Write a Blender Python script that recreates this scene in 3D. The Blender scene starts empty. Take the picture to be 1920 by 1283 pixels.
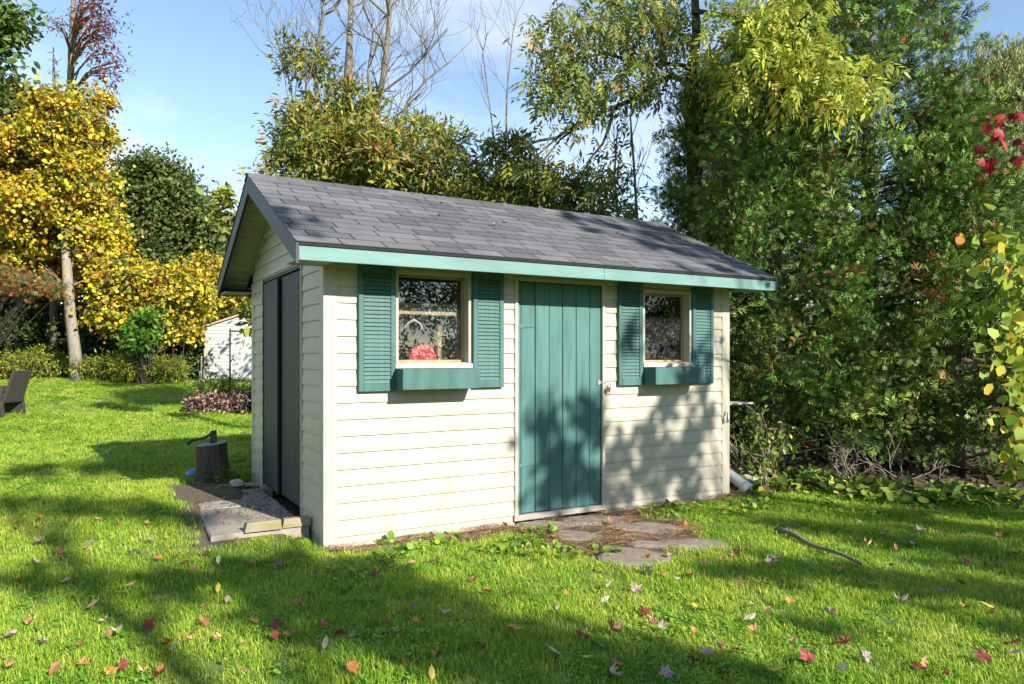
import bpy, math, random
import numpy as np
from mathutils import Vector, Matrix
random.seed(7); rng = np.random.default_rng(7)
R = math.radians
SC = bpy.context.scene
COL = SC.collection

# ------------------------------------------------------------------ camera
CAM = np.array([-1.567, -5.529, 1.45]); FPX = 1376.0; CX = 960.0; CY = 669.5
FW = np.array([0.5015, 0.865, 0.0]); FW /= np.linalg.norm(FW)
RT = np.array([FW[1], -FW[0], 0.0])
cd = bpy.data.cameras.new('camera'); cam = bpy.data.objects.new('camera', cd); COL.objects.link(cam)
cam.location = CAM
cam.rotation_euler = (R(90), 0, -math.atan2(FW[0], FW[1]))
cd.sensor_fit = 'HORIZONTAL'; cd.sensor_width = 36.0; cd.lens = 36.0 * FPX / 1920.0
cd.shift_y = (CY - 641.5) / 1920.0
cd.clip_start = 0.05; cd.clip_end = 2000
SC.camera = cam

# ------------------------------------------------------------------ sky, sun, exposure
SUN = np.array([0.256, -1.0, 0.59]); SUN /= np.linalg.norm(SUN)      # towards the sun
elev = math.asin(SUN[2]); azim = math.atan2(SUN[0], SUN[1])
w = bpy.data.worlds.new('World'); SC.world = w; w.use_nodes = True
nt = w.node_tree; nt.nodes.clear()
out = nt.nodes.new('ShaderNodeOutputWorld'); bg = nt.nodes.new('ShaderNodeBackground')
sky = nt.nodes.new('ShaderNodeTexSky'); sky.sky_type = 'NISHITA'; sky.sun_disc = False
sky.sun_elevation = elev; sky.sun_rotation = azim; sky.air_density = 1.0; sky.dust_density = 0.0; sky.ozone_density = 1.0
tc = nt.nodes.new('ShaderNodeTexCoord'); mp = nt.nodes.new('ShaderNodeMapping'); mp.inputs['Scale'].default_value = (1, 1, 2.2)
nz = nt.nodes.new('ShaderNodeTexNoise'); nz.inputs['Scale'].default_value = 3.2; nz.inputs['Detail'].default_value = 7; nz.inputs['Roughness'].default_value = .55
cr = nt.nodes.new('ShaderNodeValToRGB'); cr.color_ramp.elements[0].position = .48; cr.color_ramp.elements[1].position = .82
cr.color_ramp.elements[1].color = (.75, .75, .75, 1)
mx = nt.nodes.new('ShaderNodeMix'); mx.data_type = 'RGBA'; mx.inputs['B'].default_value = (5.6, 5.8, 6.2, 1)
nt.links.new(tc.outputs['Generated'], mp.inputs[0]); nt.links.new(mp.outputs[0], nz.inputs['Vector'])
nt.links.new(nz.outputs['Fac'], cr.inputs[0]); nt.links.new(cr.outputs[0], mx.inputs['Factor'])
nt.links.new(sky.outputs[0], mx.inputs['A']); nt.links.new(mx.outputs['Result'], bg.inputs[0])
bg.inputs[1].default_value = 0.115
nt.links.new(bg.outputs[0], out.inputs[0])
sd = bpy.data.lights.new('sun', 'SUN'); sd.energy = 5.0; sd.angle = R(0.6); sd.color = (1.0, .945, .85)
so = bpy.data.objects.new('sun', sd); COL.objects.link(so)
so.rotation_euler = Vector(SUN).to_track_quat('Z', 'Y').to_euler(); so.location = (8, -20, 20)
vs = SC.view_settings; vs.view_transform = 'Standard'; vs.look = 'None'; vs.exposure = 1.05; vs.gamma = 1.0; vs.use_curve_mapping = False
cy = SC.cycles; cy.use_denoising = True; cy.max_bounces = 7; cy.diffuse_bounces = 4; cy.glossy_bounces = 3
cy.transmission_bounces = 4; cy.transparent_max_bounces = 12; cy.caustics_reflective = False; cy.caustics_refractive = False

# ------------------------------------------------------------------ helpers
def at(px, py, dep):
    return CAM + dep * (FW + (px - CX) / FPX * RT + np.array([0, 0, (CY - py) / FPX]))
def smooth(a, b, x):
    t = np.clip((np.asarray(x, float) - a) / (b - a), 0, 1); return t * t * (3 - 2 * t)
def tz(x, y):
    x = np.asarray(x, float); y = np.asarray(y, float)
    base = np.interp(y, [-300, -.6, .3, 2.5, 12, 20, 30, 200, 400], [0, 0, .09, .16, .28, .74, .95, 1.3, 1.5])
    right = smooth(2.0, 4.4, x); base = base * (1 - right * (1 - smooth(3, 14, y)))
    near = (1 - smooth(2.6, 3.4, y)); base = base * (1 - near * (1 - smooth(.02, .28, -x)))
    away = smooth(.3, 2.0, np.hypot(np.maximum(np.maximum(-x, x - 4.2), 0), np.maximum(np.maximum(-y, y - 2.7), 0)))
    bump = .018 * np.sin(x * 1.9 + .4 * y) * np.cos(y * 1.6 - .3 * x) + .012 * np.sin(x * .7 - y * 1.1 + 1)
    return base + bump * away
def gz(px, py, it=12):
    z = 0.0
    for _ in range(it):
        D = FW + (px - CX) / FPX * RT + np.array([0, 0, (CY - py) / FPX]); t = (z - CAM[2]) / D[2]
        p = CAM + t * D; z = .5 * z + .5 * float(tz(p[0], p[1]))
    return np.array([p[0], p[1], float(tz(p[0], p[1]))])
def onlot(px, dep):
    p = at(px, CY, dep); return np.array([p[0], p[1], float(tz(p[0], p[1]))])

class MB:
    def __init__(s): s.v = []; s.f = []; s.sm = []
    def add(s, vs, fs, sm=False):
        o = len(s.v); s.v += [tuple(map(float, v)) for v in vs]; s.f += [tuple(i + o for i in f) for f in fs]; s.sm += [sm] * len(fs); return s
    def box(s, a, b):
        x0, y0, z0 = a; x1, y1, z1 = b
        return s.add([(x0,y0,z0),(x1,y0,z0),(x1,y1,z0),(x0,y1,z0),(x0,y0,z1),(x1,y0,z1),(x1,y1,z1),(x0,y1,z1)],
                     [(3,2,1,0),(4,5,6,7),(0,1,5,4),(1,2,6,5),(2,3,7,6),(3,0,4,7)])
    def hexa(s, p):
        return s.add(p, [(3,2,1,0),(4,5,6,7),(0,1,5,4),(1,2,6,5),(2,3,7,6),(3,0,4,7)])
    def cbox(s, a, b, c=.004):       # chamfered box
        a = np.array(a, float); b = np.array(b, float); c = min(c, .3 * float(np.min(b - a)))
        V = []; F = []
        def vid(i, j, k, ax):
            q = [a[0] if i < 0 else b[0], a[1] if j < 0 else b[1], a[2] if k < 0 else b[2]]
            sg = (i, j, k)
            for m in range(3):
                if m != ax: q[m] -= sg[m] * c
            V.append(tuple(q)); return len(V) - 1
        ids = {}
        for i in (-1, 1):
            for j in (-1, 1):
                for k in (-1, 1):
                    for ax in range(3): ids[i, j, k, ax] = vid(i, j, k, ax)
        for ax in range(3):
            o1, o2 = [(1, 2), (2, 0), (0, 1)][ax]
            for sg in (-1, 1):
                q = []
                for (u, v) in ((-1,-1),(1,-1),(1,1),(-1,1)):
                    t = [0, 0, 0]; t[ax] = sg; t[o1] = u; t[o2] = v; q.append(ids[t[0], t[1], t[2], ax])
                F.append(tuple(q) if sg > 0 else tuple(q[::-1]))
        for ax in range(3):             # edges along ax
            o1, o2 = [(1, 2), (2, 0), (0, 1)][ax]
            for u in (-1, 1):
                for v in (-1, 1):
                    q = []
                    for (sg, fx) in ((-1, o1), (1, o1), (1, o2), (-1, o2)):
                        t = [0, 0, 0]; t[ax] = sg; t[o1] = u; t[o2] = v; q.append(ids[t[0], t[1], t[2], fx])
                    F.append(tuple(q) if u * v > 0 else tuple(q[::-1]))
        for i in (-1, 1):
            for j in (-1, 1):
                for k in (-1, 1):
                    q = [ids[i, j, k, m] for m in range(3)]; F.append(tuple(q) if i * j * k > 0 else tuple(q[::-1]))
        return s.add(V, F)
    def tube(s, pts, rad, n=6, cap=True, jit=0):
        pts = [np.array(p, float) for p in pts]; V = []; F = []
        if np.isscalar(rad): rad = [rad] * len(pts)
        up = np.array([0.13, .31, .94])
        for i, p in enumerate(pts):
            t = pts[min(i + 1, len(pts) - 1)] - pts[max(i - 1, 0)]; t = t / (np.linalg.norm(t) + 1e-9)
            a = np.cross(t, up)
            if np.linalg.norm(a) < .2: a = np.cross(t, [1, 0, 0])
            a /= np.linalg.norm(a); b = np.cross(t, a)
            for k in range(n):
                g = 2 * math.pi * k / n; rr = rad[i] * (1 + (jit * (random.random() - .5) if jit else 0))
                V.append(p + rr * (math.cos(g) * a + math.sin(g) * b))
        for i in range(len(pts) - 1):
            for k in range(n):
                F.append((i*n+k, i*n+(k+1)%n, (i+1)*n+(k+1)%n, (i+1)*n+k))
        if cap: F += [tuple(range(n))[::-1], tuple((len(pts)-1)*n + k for k in range(n))]
        return s.add(V, F, True)
    def lathe(s, prof, n=20, c=(0,0,0)):
        V = []; F = []
        for (r, z) in prof:
            for k in range(n):
                g = 2*math.pi*k/n; V.append((c[0]+r*math.cos(g), c[1]+r*math.sin(g), c[2]+z))
        for i in range(len(prof)-1):
            for k in range(n): F.append((i*n+k, i*n+(k+1)%n, (i+1)*n+(k+1)%n, (i+1)*n+k))
        F += [tuple(range(n))[::-1], tuple((len(prof)-1)*n+k for k in range(n))]
        return s.add(V, F, True)
    def mesh(s, name):
        me = bpy.data.meshes.new(name); me.from_pydata(s.v, [], s.f)
        me.polygons.foreach_set('use_smooth', s.sm); me.update(); return me
    def build(s, name, mat, parent=None):
        return link(name, s.mesh(name), mat, parent)
def link(name, me, mat, parent=None):
    if mat is not None and not me.materials: me.materials.append(mat)
    o = bpy.data.objects.new(name, me); COL.objects.link(o)
    if parent is not None: o.parent = parent
    return o
def empty(name, loc=(0, 0, 0), rz=0):
    o = bpy.data.objects.new(name, None); COL.objects.link(o); o.location = loc; o.rotation_euler = (0, 0, rz); o.empty_display_size = .1
    return o
def tag(o, label=None, cat=None, group=None, kind=None):
    if label: o['label'] = label
    if cat: o['category'] = cat
    if group: o['group'] = group
    if kind: o['kind'] = kind
    return o

def npmesh(name, V, F, tint=None, smooth_=False):
    """V (n,3), F list of (m,k) int arrays"""
    me = bpy.data.meshes.new(name); V = np.asarray(V, np.float32)
    if not isinstance(F, list): F = [F]
    loops = np.concatenate([f.reshape(-1) for f in F]); lens = np.concatenate([np.full(len(f), f.shape[1]) for f in F])
    me.vertices.add(len(V)); me.vertices.foreach_set('co', V.reshape(-1))
    me.loops.add(len(loops)); me.loops.foreach_set('vertex_index', loops.astype(np.int32))
    me.polygons.add(len(lens)); me.polygons.foreach_set('loop_start', np.concatenate([[0], np.cumsum(lens)[:-1]]).astype(np.int32))
    if smooth_: me.polygons.foreach_set('use_smooth', np.ones(len(lens), bool))
    me.update(calc_edges=True)
    if tint is not None:
        a = me.attributes.new('tint', 'FLOAT_COLOR', 'POINT')
        c = np.ones((len(V), 4), np.float32); c[:, :3] = tint; a.data.foreach_set('color', c.reshape(-1))
    return me
def unit(a): return a / (np.linalg.norm(a, axis=-1, keepdims=True) + 1e-9)
def scatter(tv, tf, P, X, N, S):
    X = unit(X); Z = unit(N - np.sum(N * X, -1, keepdims=True) * X); Y = np.cross(Z, X)
    V = P[:, None, :] + S[:, None, None] * (tv[None, :, 0:1] * X[:, None] + tv[None, :, 1:2] * Y[:, None] + tv[None, :, 2:3] * Z[:, None])
    k = len(tv); F = (tf[None] + (np.arange(len(P)) * k)[:, None, None]).reshape(-1, tf.shape[1])
    return V.reshape(-1, 3), F
A = np.array
T_LANCE = (A([(0,0,0),(.42,.15,.05),(1,0,-.10),(.42,-.15,.05)]), A([(0,1,2,3)]))
T_OVAL = (A([(0,0,0),(.3,.27,.06),(.7,.24,.04),(1,0,-.08),(.7,-.24,.04),(.3,-.27,.06)]), A([(0,1,2,3),(0,3,4,5)]))
T_ROUND = (A([(0,0,0),(.15,.42,.05),(.6,.46,.02),(1,0,-.1),(.6,-.46,.02),(.15,-.42,.05)]), A([(0,1,2,3),(0,3,4,5)]))
def compound(n=4, L=.30, w=.11, droop=.5):
    V = []; F = []
    for i in range(n + 1):
        t = .25 + .75 * i / n; base = A((t * .75, 0, -droop * t * t * .5))
        for sgn in ((-1, 1) if i < n else (0,)):
            ax = A((.55, sgn * .85, -.35)) if sgn else A((.9, 0, -.6)); ax = ax / np.linalg.norm(ax)
            si = A((-ax[1], ax[0], 0.)); si /= np.linalg.norm(si); l = L * (1 if i else .8) * (1.1 if not sgn else 1)
            o = len(V); V += [base, base + ax*l*.45 + si*l*w*1.35, base + ax*l + A((0,0,-.05)), base + ax*l*.45 - si*l*w*1.35]; F.append((o, o+1, o+2, o+3))
    return A(V), A(F)
T_COMP = compound(3, .42, .12, .45)
def spray():
    V = []; F = []
    for (b, ang, l) in ((0, 0, 1), (.22, .75, .62), (.22, -.75, .62), (.48, .65, .48), (.48, -.65, .48)):
        ax = A((math.cos(ang), math.sin(ang), 0)); si = A((-ax[1], ax[0], 0)); p = A((b, 0, 0)); o = len(V); wd = .055 if b == 0 else .062
        z = A((0, 0, -.12 * l))
        V += [p, p + ax*l*.55 + si*wd, p + ax*l + z, p + ax*l*.55 - si*wd]; F.append((o, o+1, o+2, o+3))
    return A(V), A(F)
T_SPRAY = spray()
def lobed():
    pr = [(0,0),(.10,.30),(.02,.48),(.30,.36),(.38,.62),(.52,.40),(.62,.42),(.60,.20),(1.0,0)]
    V = [(.35, 0, .06)] + [(x, y, -.10*abs(y) ) for x, y in pr] + [(x, -y, -.10*abs(y)) for x, y in pr[1:-1][::-1]]
    n = len(V) - 1; return A(V, float), A([(0, 1+i, 1+(i+1) % n) for i in range(n)])
T_MAPLE = lobed()

def pal(n, cols, wts, jit=.16):
    c = A(cols, float)[rng.choice(len(cols), n, p=A(wts, float)/sum(wts))]
    return c * np.clip(1 + jit * rng.standard_normal((n, 1)), .5, 1.7) * np.clip(1 + .06 * rng.standard_normal((n, 3)), .7, 1.3)
def rand_dir(n):
    return unit(rng.standard_normal((n, 3)))
def foliage(name, parent, mat, P, size, templ, cols, wts, out=None, droop=0.3, sjit=.25, upw=.5, kind=None, clcol=None):
    n = len(P); X = rand_dir(n); X[:, 2] -= droop
    if out is not None: X = X + .9 * unit(out)
    N = rand_dir(n) * .9 + A([0, 0, upw]) + (.55 * unit(out) if out is not None else 0) + .35 * SUN
    S = size * np.clip(1 + sjit * rng.standard_normal(n), .45, 1.8)
    V, F = scatter(templ[0], templ[1], P, X, N, S)
    c = pal(n, cols, wts) if clcol is None else clcol
    me = npmesh(name, V, F, np.repeat(c, len(templ[0]), axis=0))
    o = link(name, me, mat, parent)
    if kind: o['kind'] = kind
    return o
def in_ell(n, c, r, shell=.55):
    d = rand_dir(n); rad = shell + (1 - shell) * rng.random(n) ** .6
    return A(c) + d * rad[:, None] * A(r)
def satellites(ells, k=5):
    out = list(ells)
    for c, r in ells:
        for _ in range(k):
            d = rand_dir(1)[0]; d[2] = abs(d[2]) * .9 - .15; f = rng.uniform(.22, .42); out.append((A(c) + d * A(r) * rng.uniform(.85, 1.15), tuple(A(r) * f)))
    return out
def clumps(ells, ncl, per, clr, shell=.45, flat=.7):
    """ells: (centre, radii) list -> leaf points grouped in twig clumps; returns points, outward dirs, clump index"""
    vol = A([np.prod(e[1]) ** (2/3) for e in ells]); cnt = np.maximum(1, (ncl * vol / vol.sum()).astype(int)); C_ = []; O_ = []
    for e, k in zip(ells, cnt):
        p = in_ell(k, e[0], e[1], shell); C_.append(p); O_.append((p - A(e[0])) / A(e[1]))
    Cc = np.concatenate(C_); Oc = np.concatenate(O_)
    idx = np.repeat(np.arange(len(Cc)), per)
    sz = clr * (.6 + .8 * rng.random(len(Cc)))
    off = rng.standard_normal((len(idx), 3)) * .5 * A([1, 1, flat]); P = Cc[idx] + off * sz[idx][:, None]
    return P, Oc[idx] + .5 * off, idx
def cpal(idx, cols, wts, mix=.65, jit=.15):
    """colour by clump with stray leaves"""
    n = idx.max() + 1; cc = pal(n, cols, wts, .2); lc = pal(len(idx), cols, wts, jit)
    k = (rng.random(len(idx)) < mix)[:, None]; return np.where(k, cc[idx] * np.clip(1 + jit * rng.standard_normal((len(idx), 1)), .6, 1.5), lc)
def grow(mb, p, d, L, r, lev, tips, wander=.22, split=(2, 4), up=.12, sides=6, ratio=.62, minr=.004):
    n = 5; pts = [A(p, float)]; d = A(d, float) / np.linalg.norm(d); rad = [r]
    for i in range(n):
        d = d + wander * rng.standard_normal(3) * .5 + A([0, 0, up * .3]); d /= np.linalg.norm(d)
        pts.append(pts[-1] + d * L / n); rad.append(max(minr, r * (1 - .62 * (i + 1) / n)))
    mb.tube(pts, rad, sides if r > .02 else (4 if r > .008 else 3), cap=False)
    if lev <= 0:
        tips.append((pts[-1], d)); return
    for k in range(random.randint(*split)):
        i = random.randint(2, n) ; q = pts[i]; dd = d + .75 * rand_dir(1)[0]; dd[2] += up
        grow(mb, q, dd, L * ratio * (.75 + .5 * random.random()), max(minr, rad[i] * .72), lev - 1, tips, wander, split, up, sides, ratio, minr)
    tips.append((pts[-1], d))

# ------------------------------------------------------------------ materials
MATS = {}
def nodes(name):
    m = bpy.data.materials.new(name); m.use_nodes = True; n = m.node_tree; b = n.nodes['Principled BSDF']; MATS[name] = m; return m, n, b
def N(nt, t, **kw):
    x = nt.nodes.new(t)
    for k, v in kw.items():
        if k in x.inputs: x.inputs[k].default_value = v
        else: setattr(x, k, v)
    return x
def surf(name, base, rough=.6, var=.12, scale=6.0, spec=.35, bump=.0, bscale=60.0, stretch=(1, 1, 1), dirt=None, dscale=3.0, dpos=.56, dwid=.12, dfac=.8, coord='Object', metal=0):
    m, n, b = nodes(name); L = n.links
    tc = N(n, 'ShaderNodeTexCoord'); mpn = N(n, 'ShaderNodeMapping'); mpn.inputs['Scale'].default_value = stretch; L.new(tc.outputs[coord], mpn.inputs[0])
    nz = N(n, 'ShaderNodeTexNoise', Scale=scale, Detail=6.0, Roughness=.6); L.new(mpn.outputs[0], nz.inputs['Vector'])
    rp = N(n, 'ShaderNodeValToRGB'); lo = tuple(c * (1 - var) for c in base) + (1,); hi = tuple(min(1, c * (1 + var)) for c in base) + (1,)
    rp.color_ramp.elements[0].position = .32; rp.color_ramp.elements[1].position = .68; rp.color_ramp.elements[0].color = lo; rp.color_ramp.elements[1].color = hi
    L.new(nz.outputs['Fac'], rp.inputs[0]); colr = rp.outputs[0]
    if dirt is not None:
        d = N(n, 'ShaderNodeTexNoise', Scale=dscale, Detail=9.0, Roughness=.68); L.new(mpn.outputs[0], d.inputs['Vector'])
        dr = N(n, 'ShaderNodeValToRGB'); dr.color_ramp.elements[0].position = dpos; dr.color_ramp.elements[1].position = dpos + dwid
        dr.color_ramp.elements[1].color = (dfac,) * 3 + (1,); L.new(d.outputs['Fac'], dr.inputs[0])
        mm = N(n, 'ShaderNodeMix', data_type='RGBA'); mm.inputs['B'].default_value = tuple(dirt) + (1,); L.new(dr.outputs[0], mm.inputs['Factor']); L.new(colr, mm.inputs['A']); colr = mm.outputs['Result']
    L.new(colr, b.inputs['Base Color']); b.inputs['Roughness'].default_value = rough; b.inputs['Specular IOR Level'].default_value = spec; b.inputs['Metallic'].default_value = metal
    if bump:
        bz = N(n, 'ShaderNodeTexNoise', Scale=bscale, Detail=5.0); L.new(mpn.outputs[0], bz.inputs['Vector'])
        bp = N(n, 'ShaderNodeBump', Strength=bump, Distance=.01); L.new(bz.outputs['Fac'], bp.inputs['Height']); L.new(bp.outputs[0], b.inputs['Normal'])
    return m
def leafmat(name, trans=.35, rough=.5, spec=.3, fallback=(.08, .12, .02), var=0):
    m, n, b = nodes(name); L = n.links
    at_ = N(n, 'ShaderNodeAttribute', attribute_name='tint'); col = at_.outputs['Color']
    L.new(col, b.inputs['Base Color']); b.inputs['Roughness'].default_value = rough; b.inputs['Specular IOR Level'].default_value = spec
    tr = N(n, 'ShaderNodeBsdfTranslucent'); L.new(col, tr.inputs[0]); ms = N(n, 'ShaderNodeMixShader'); ms.inputs[0].default_value = trans
    L.new(b.outputs[0], ms.inputs[1]); L.new(tr.outputs[0], ms.inputs[2]); L.new(ms.outputs[0], n.nodes['Material Output'].inputs[0]); return m
LEAF = leafmat('leaf'); GLOSSY_LEAF = leafmat('firm_leaf', .2, .38, .5); CEDAR = leafmat('cedar_leaf', .12, .55, .3); DRY = leafmat('dry_leaf', .25, .7, .2)
CREAM = surf('cream_vinyl', (.408, .373, .296), .42, .06, 2.5, .4, .05, 90, (1, 1, .5), (.29, .25, .16), 3.2, .56, .16, .42)
CREAM_TRIM = surf('cream_trim', (.415, .380, .300), .45, .06, 3, .4, .06, 70, (1, 1, 1), (.40, .33, .20), 5, .62, .1, .5)
SOFFIT = surf('cream_soffit', (.36, .33, .25), .5, .08, 4)
TEAL = surf('teal_paint', (.052, .124, .112), .6, .24, 9, .3, .15, 45, (1, 1, .25), (.030, .080, .074), 5, .54, .14, .75)
TEAL_DOOR = surf('teal_door_paint', (.064, .152, .138), .6, .26, 8, .3, .2, 40, (1.6, 1.6, .18), (.020, .065, .062), 4, .53, .16, .75)
TEAL_FASCIA = surf('faded_teal_paint', (.128, .232, .214), .6, .14, 7, .3, .2, 40, (.25, 1, 1), (.07, .19, .17), 5, .60, .1, .6)
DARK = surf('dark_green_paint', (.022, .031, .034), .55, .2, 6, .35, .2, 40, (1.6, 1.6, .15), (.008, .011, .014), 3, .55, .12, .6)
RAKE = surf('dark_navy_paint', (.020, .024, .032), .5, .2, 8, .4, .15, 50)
SHELLBLACK = surf('roof_edge_felt', (.012, .012, .014), .8, .2, 20)
WOODRAW = surf('raw_window_wood', (.33, .24, .12), .6, .18, 9, .3, .2, 60, (1, 1, .3), (.25, .15, .07), 7, .6, .1, .5)
SILLM = surf('weathered_white_sill', (.48, .45, .37), .6, .1, 9, .3, .25, 60, (.4, 1, 1), (.30, .22, .13), 10, .60, .08, .6)
DARKIN = surf('bare_interior_board', (.10, .075, .05), .8, .25, 6)
CONC = surf('concrete', (.29, .255, .21), .9, .14, 14, .2, .5, 120, (1, 1, 1), (.17, .15, .11), 5, .55, .16, .6)
STONE = surf('flagstone', (.22, .18, .145), .85, .18, 12, .25, .7, 60, (1, 1, 1), (.12, .10, .075), 4, .55, .16, .7)
EDGEWOOD = surf('edging_block_wood', (.24, .205, .13), .85, .2, 10, .2, .5, 60, (.3, 1, 1), (.18, .16, .06), 6, .55, .12, .7)
BARK = surf('rough_bark', (.070, .056, .046), .9, .4, 16, .15, 1.0, 40, (1, 1, .25))
BARK_PALE = surf('pale_grey_bark', (.24, .21, .165), .85, .18, 9, .2, .6, 40, (1, 1, .5), (.10, .085, .06), 7, .60, .06, .8)
BARK_GREY = surf('grey_bark', (.17, .145, .115), .9, .28, 14, .2, .6, 50, (1, 1, .3))
BARK_DARK = surf('dark_bark', (.055, .045, .038), .9, .3, 14, .15, .6, 50, (1, 1, .3))
TWIG = surf('grey_twig', (.30, .26, .20), .85, .25, 10)
STUMPTOP = surf('stump_cut_top', (.30, .29, .31), .8, .15, 8, .2, .3, 60)
BLACKIRON = surf('black_iron', (.014, .013, .013), .45, .2, 20, .5)
BLUE = surf('blue_plastic', (.03, .17, .48), .35, .08, 6, .5)
REDP = surf('red_plastic', (.62, .035, .07), .4, .06, 6, .5)
WHITEP = surf('white_plastic', (.50, .50, .48), .4, .06, 8, .5, 0, 60, (1, 1, 1), (.35, .33, .28), 9, .62, .1, .6)
STEEL = surf('dull_steel', (.42, .41, .40), .4, .1, 20, .5, 0, 60, (1, 1, 1), (.16, .10, .06), 20, .58, .1, .6, 'Object', .7)
BRASS = surf('old_brass', (.30, .22, .10), .4, .15, 20, .5, 0, 60, metal=.8)
GREYWOOD = surf('grey_weathered_board', (.34, .31, .27), .85, .2, 9, .2, .3, 60, (.3, 1, 1))
BROWNWOOD = surf('brown_board', (.30, .16, .07), .8, .2, 9, .2, .3, 60, (1, 1, .3))
WHITEWALL = surf('white_siding', (.42, .42, .41), .55, .06, 4, .3, 0, 60, (1, 1, 1), (.45, .44, .40), 4, .6, .1, .4)
TAN = surf('tan_trim', (.42, .36, .24), .6, .1, 5)
BOARD = surf('pale_pine_board', (.62, .45, .26), .6, .12, 7, .3, .1, 60, (.25, 1, 1))
GREYSHEET = surf('grey_paper_sheet', (.38, .38, .41), .8, .15, 6)
PINK = surf('pale_stone', (.45, .42, .33), .9, .2, 12, .2, .5, 60)
def wicker():
    m, n, b = nodes('dark_wicker'); L = n.links; tc = N(n, 'ShaderNodeTexCoord')
    w1 = N(n, 'ShaderNodeTexWave', Scale=16.0, Distortion=.6); w1.bands_direction = 'Z'; w2 = N(n, 'ShaderNodeTexWave', Scale=12.0, Distortion=.5); w2.bands_direction = 'DIAGONAL'
    L.new(tc.outputs['Object'], w1.inputs[0]); L.new(tc.outputs['Object'], w2.inputs[0]); mu = N(n, 'ShaderNodeMath', operation='MULTIPLY'); L.new(w1.outputs['Fac'], mu.inputs[0]); L.new(w2.outputs['Fac'], mu.inputs[1])
    rp = N(n, 'ShaderNodeValToRGB'); rp.color_ramp.elements[0].color = (.02, .016, .014, 1); rp.color_ramp.elements[1].color = (.14, .115, .10, 1); L.new(mu.outputs[0], rp.inputs[0]); L.new(rp.outputs[0], b.inputs['Base Color'])
    bp = N(n, 'ShaderNodeBump', Strength=.8, Distance=.01); L.new(mu.outputs[0], bp.inputs['Height']); L.new(bp.outputs[0], b.inputs['Normal']); b.inputs['Roughness'].default_value = .55; return m
WICKER = wicker()
def shingle_mat(name, base):
    m, n, b = nodes(name); L = n.links; tc = N(n, 'ShaderNodeTexCoord')
    oi = N(n, 'ShaderNodeObjectInfo'); nz = N(n, 'ShaderNodeTexNoise', Scale=160.0, Detail=3.0); L.new(tc.outputs['Object'], nz.inputs[0])
    big = N(n, 'ShaderNodeTexNoise', Scale=2.3, Detail=4.0); geo = N(n, 'ShaderNodeNewGeometry'); L.new(geo.outputs['Position'], big.inputs[0])
    m1 = N(n, 'ShaderNodeMapRange'); m1.inputs['To Min'].default_value = .74; m1.inputs['To Max'].default_value = 1.26; L.new(oi.outputs['Random'], m1.inputs[0])
    m2 = N(n, 'ShaderNodeMapRange'); m2.inputs['From Min'].default_value = .3; m2.inputs['From Max'].default_value = .7; m2.inputs['To Min'].default_value = .65; m2.inputs['To Max'].default_value = 1.35; L.new(nz.outputs['Fac'], m2.inputs[0])
    m3 = N(n, 'ShaderNodeMapRange'); m3.inputs['From Min'].default_value = .3; m3.inputs['From Max'].default_value = .7; m3.inputs['To Min'].default_value = .82; m3.inputs['To Max'].default_value = 1.15; L.new(big.outputs['Fac'], m3.inputs[0])
    a = N(n, 'ShaderNodeMath', operation='MULTIPLY'); c = N(n, 'ShaderNodeMath', operation='MULTIPLY'); L.new(m1.outputs[0], a.inputs[0]); L.new(m2.outputs[0], a.inputs[1]); L.new(a.outputs[0], c.inputs[0]); L.new(m3.outputs[0], c.inputs[1])
    v = N(n, 'ShaderNodeVectorMath', operation='SCALE'); v.inputs[0].default_value = base; L.new(c.outputs[0], v.inputs['Scale']); L.new(v.outputs[0], b.inputs['Base Color'])
    b.inputs['Roughness'].default_value = .85; b.inputs['Specular IOR Level'].default_value = .3
    bp = N(n, 'ShaderNodeBump', Strength=.5, Distance=.004); L.new(nz.outputs['Fac'], bp.inputs['Height']); L.new(bp.outputs[0], b.inputs['Normal']); return m
SHINGLE = shingle_mat('asphalt_shingle', (.106, .106, .112))
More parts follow.
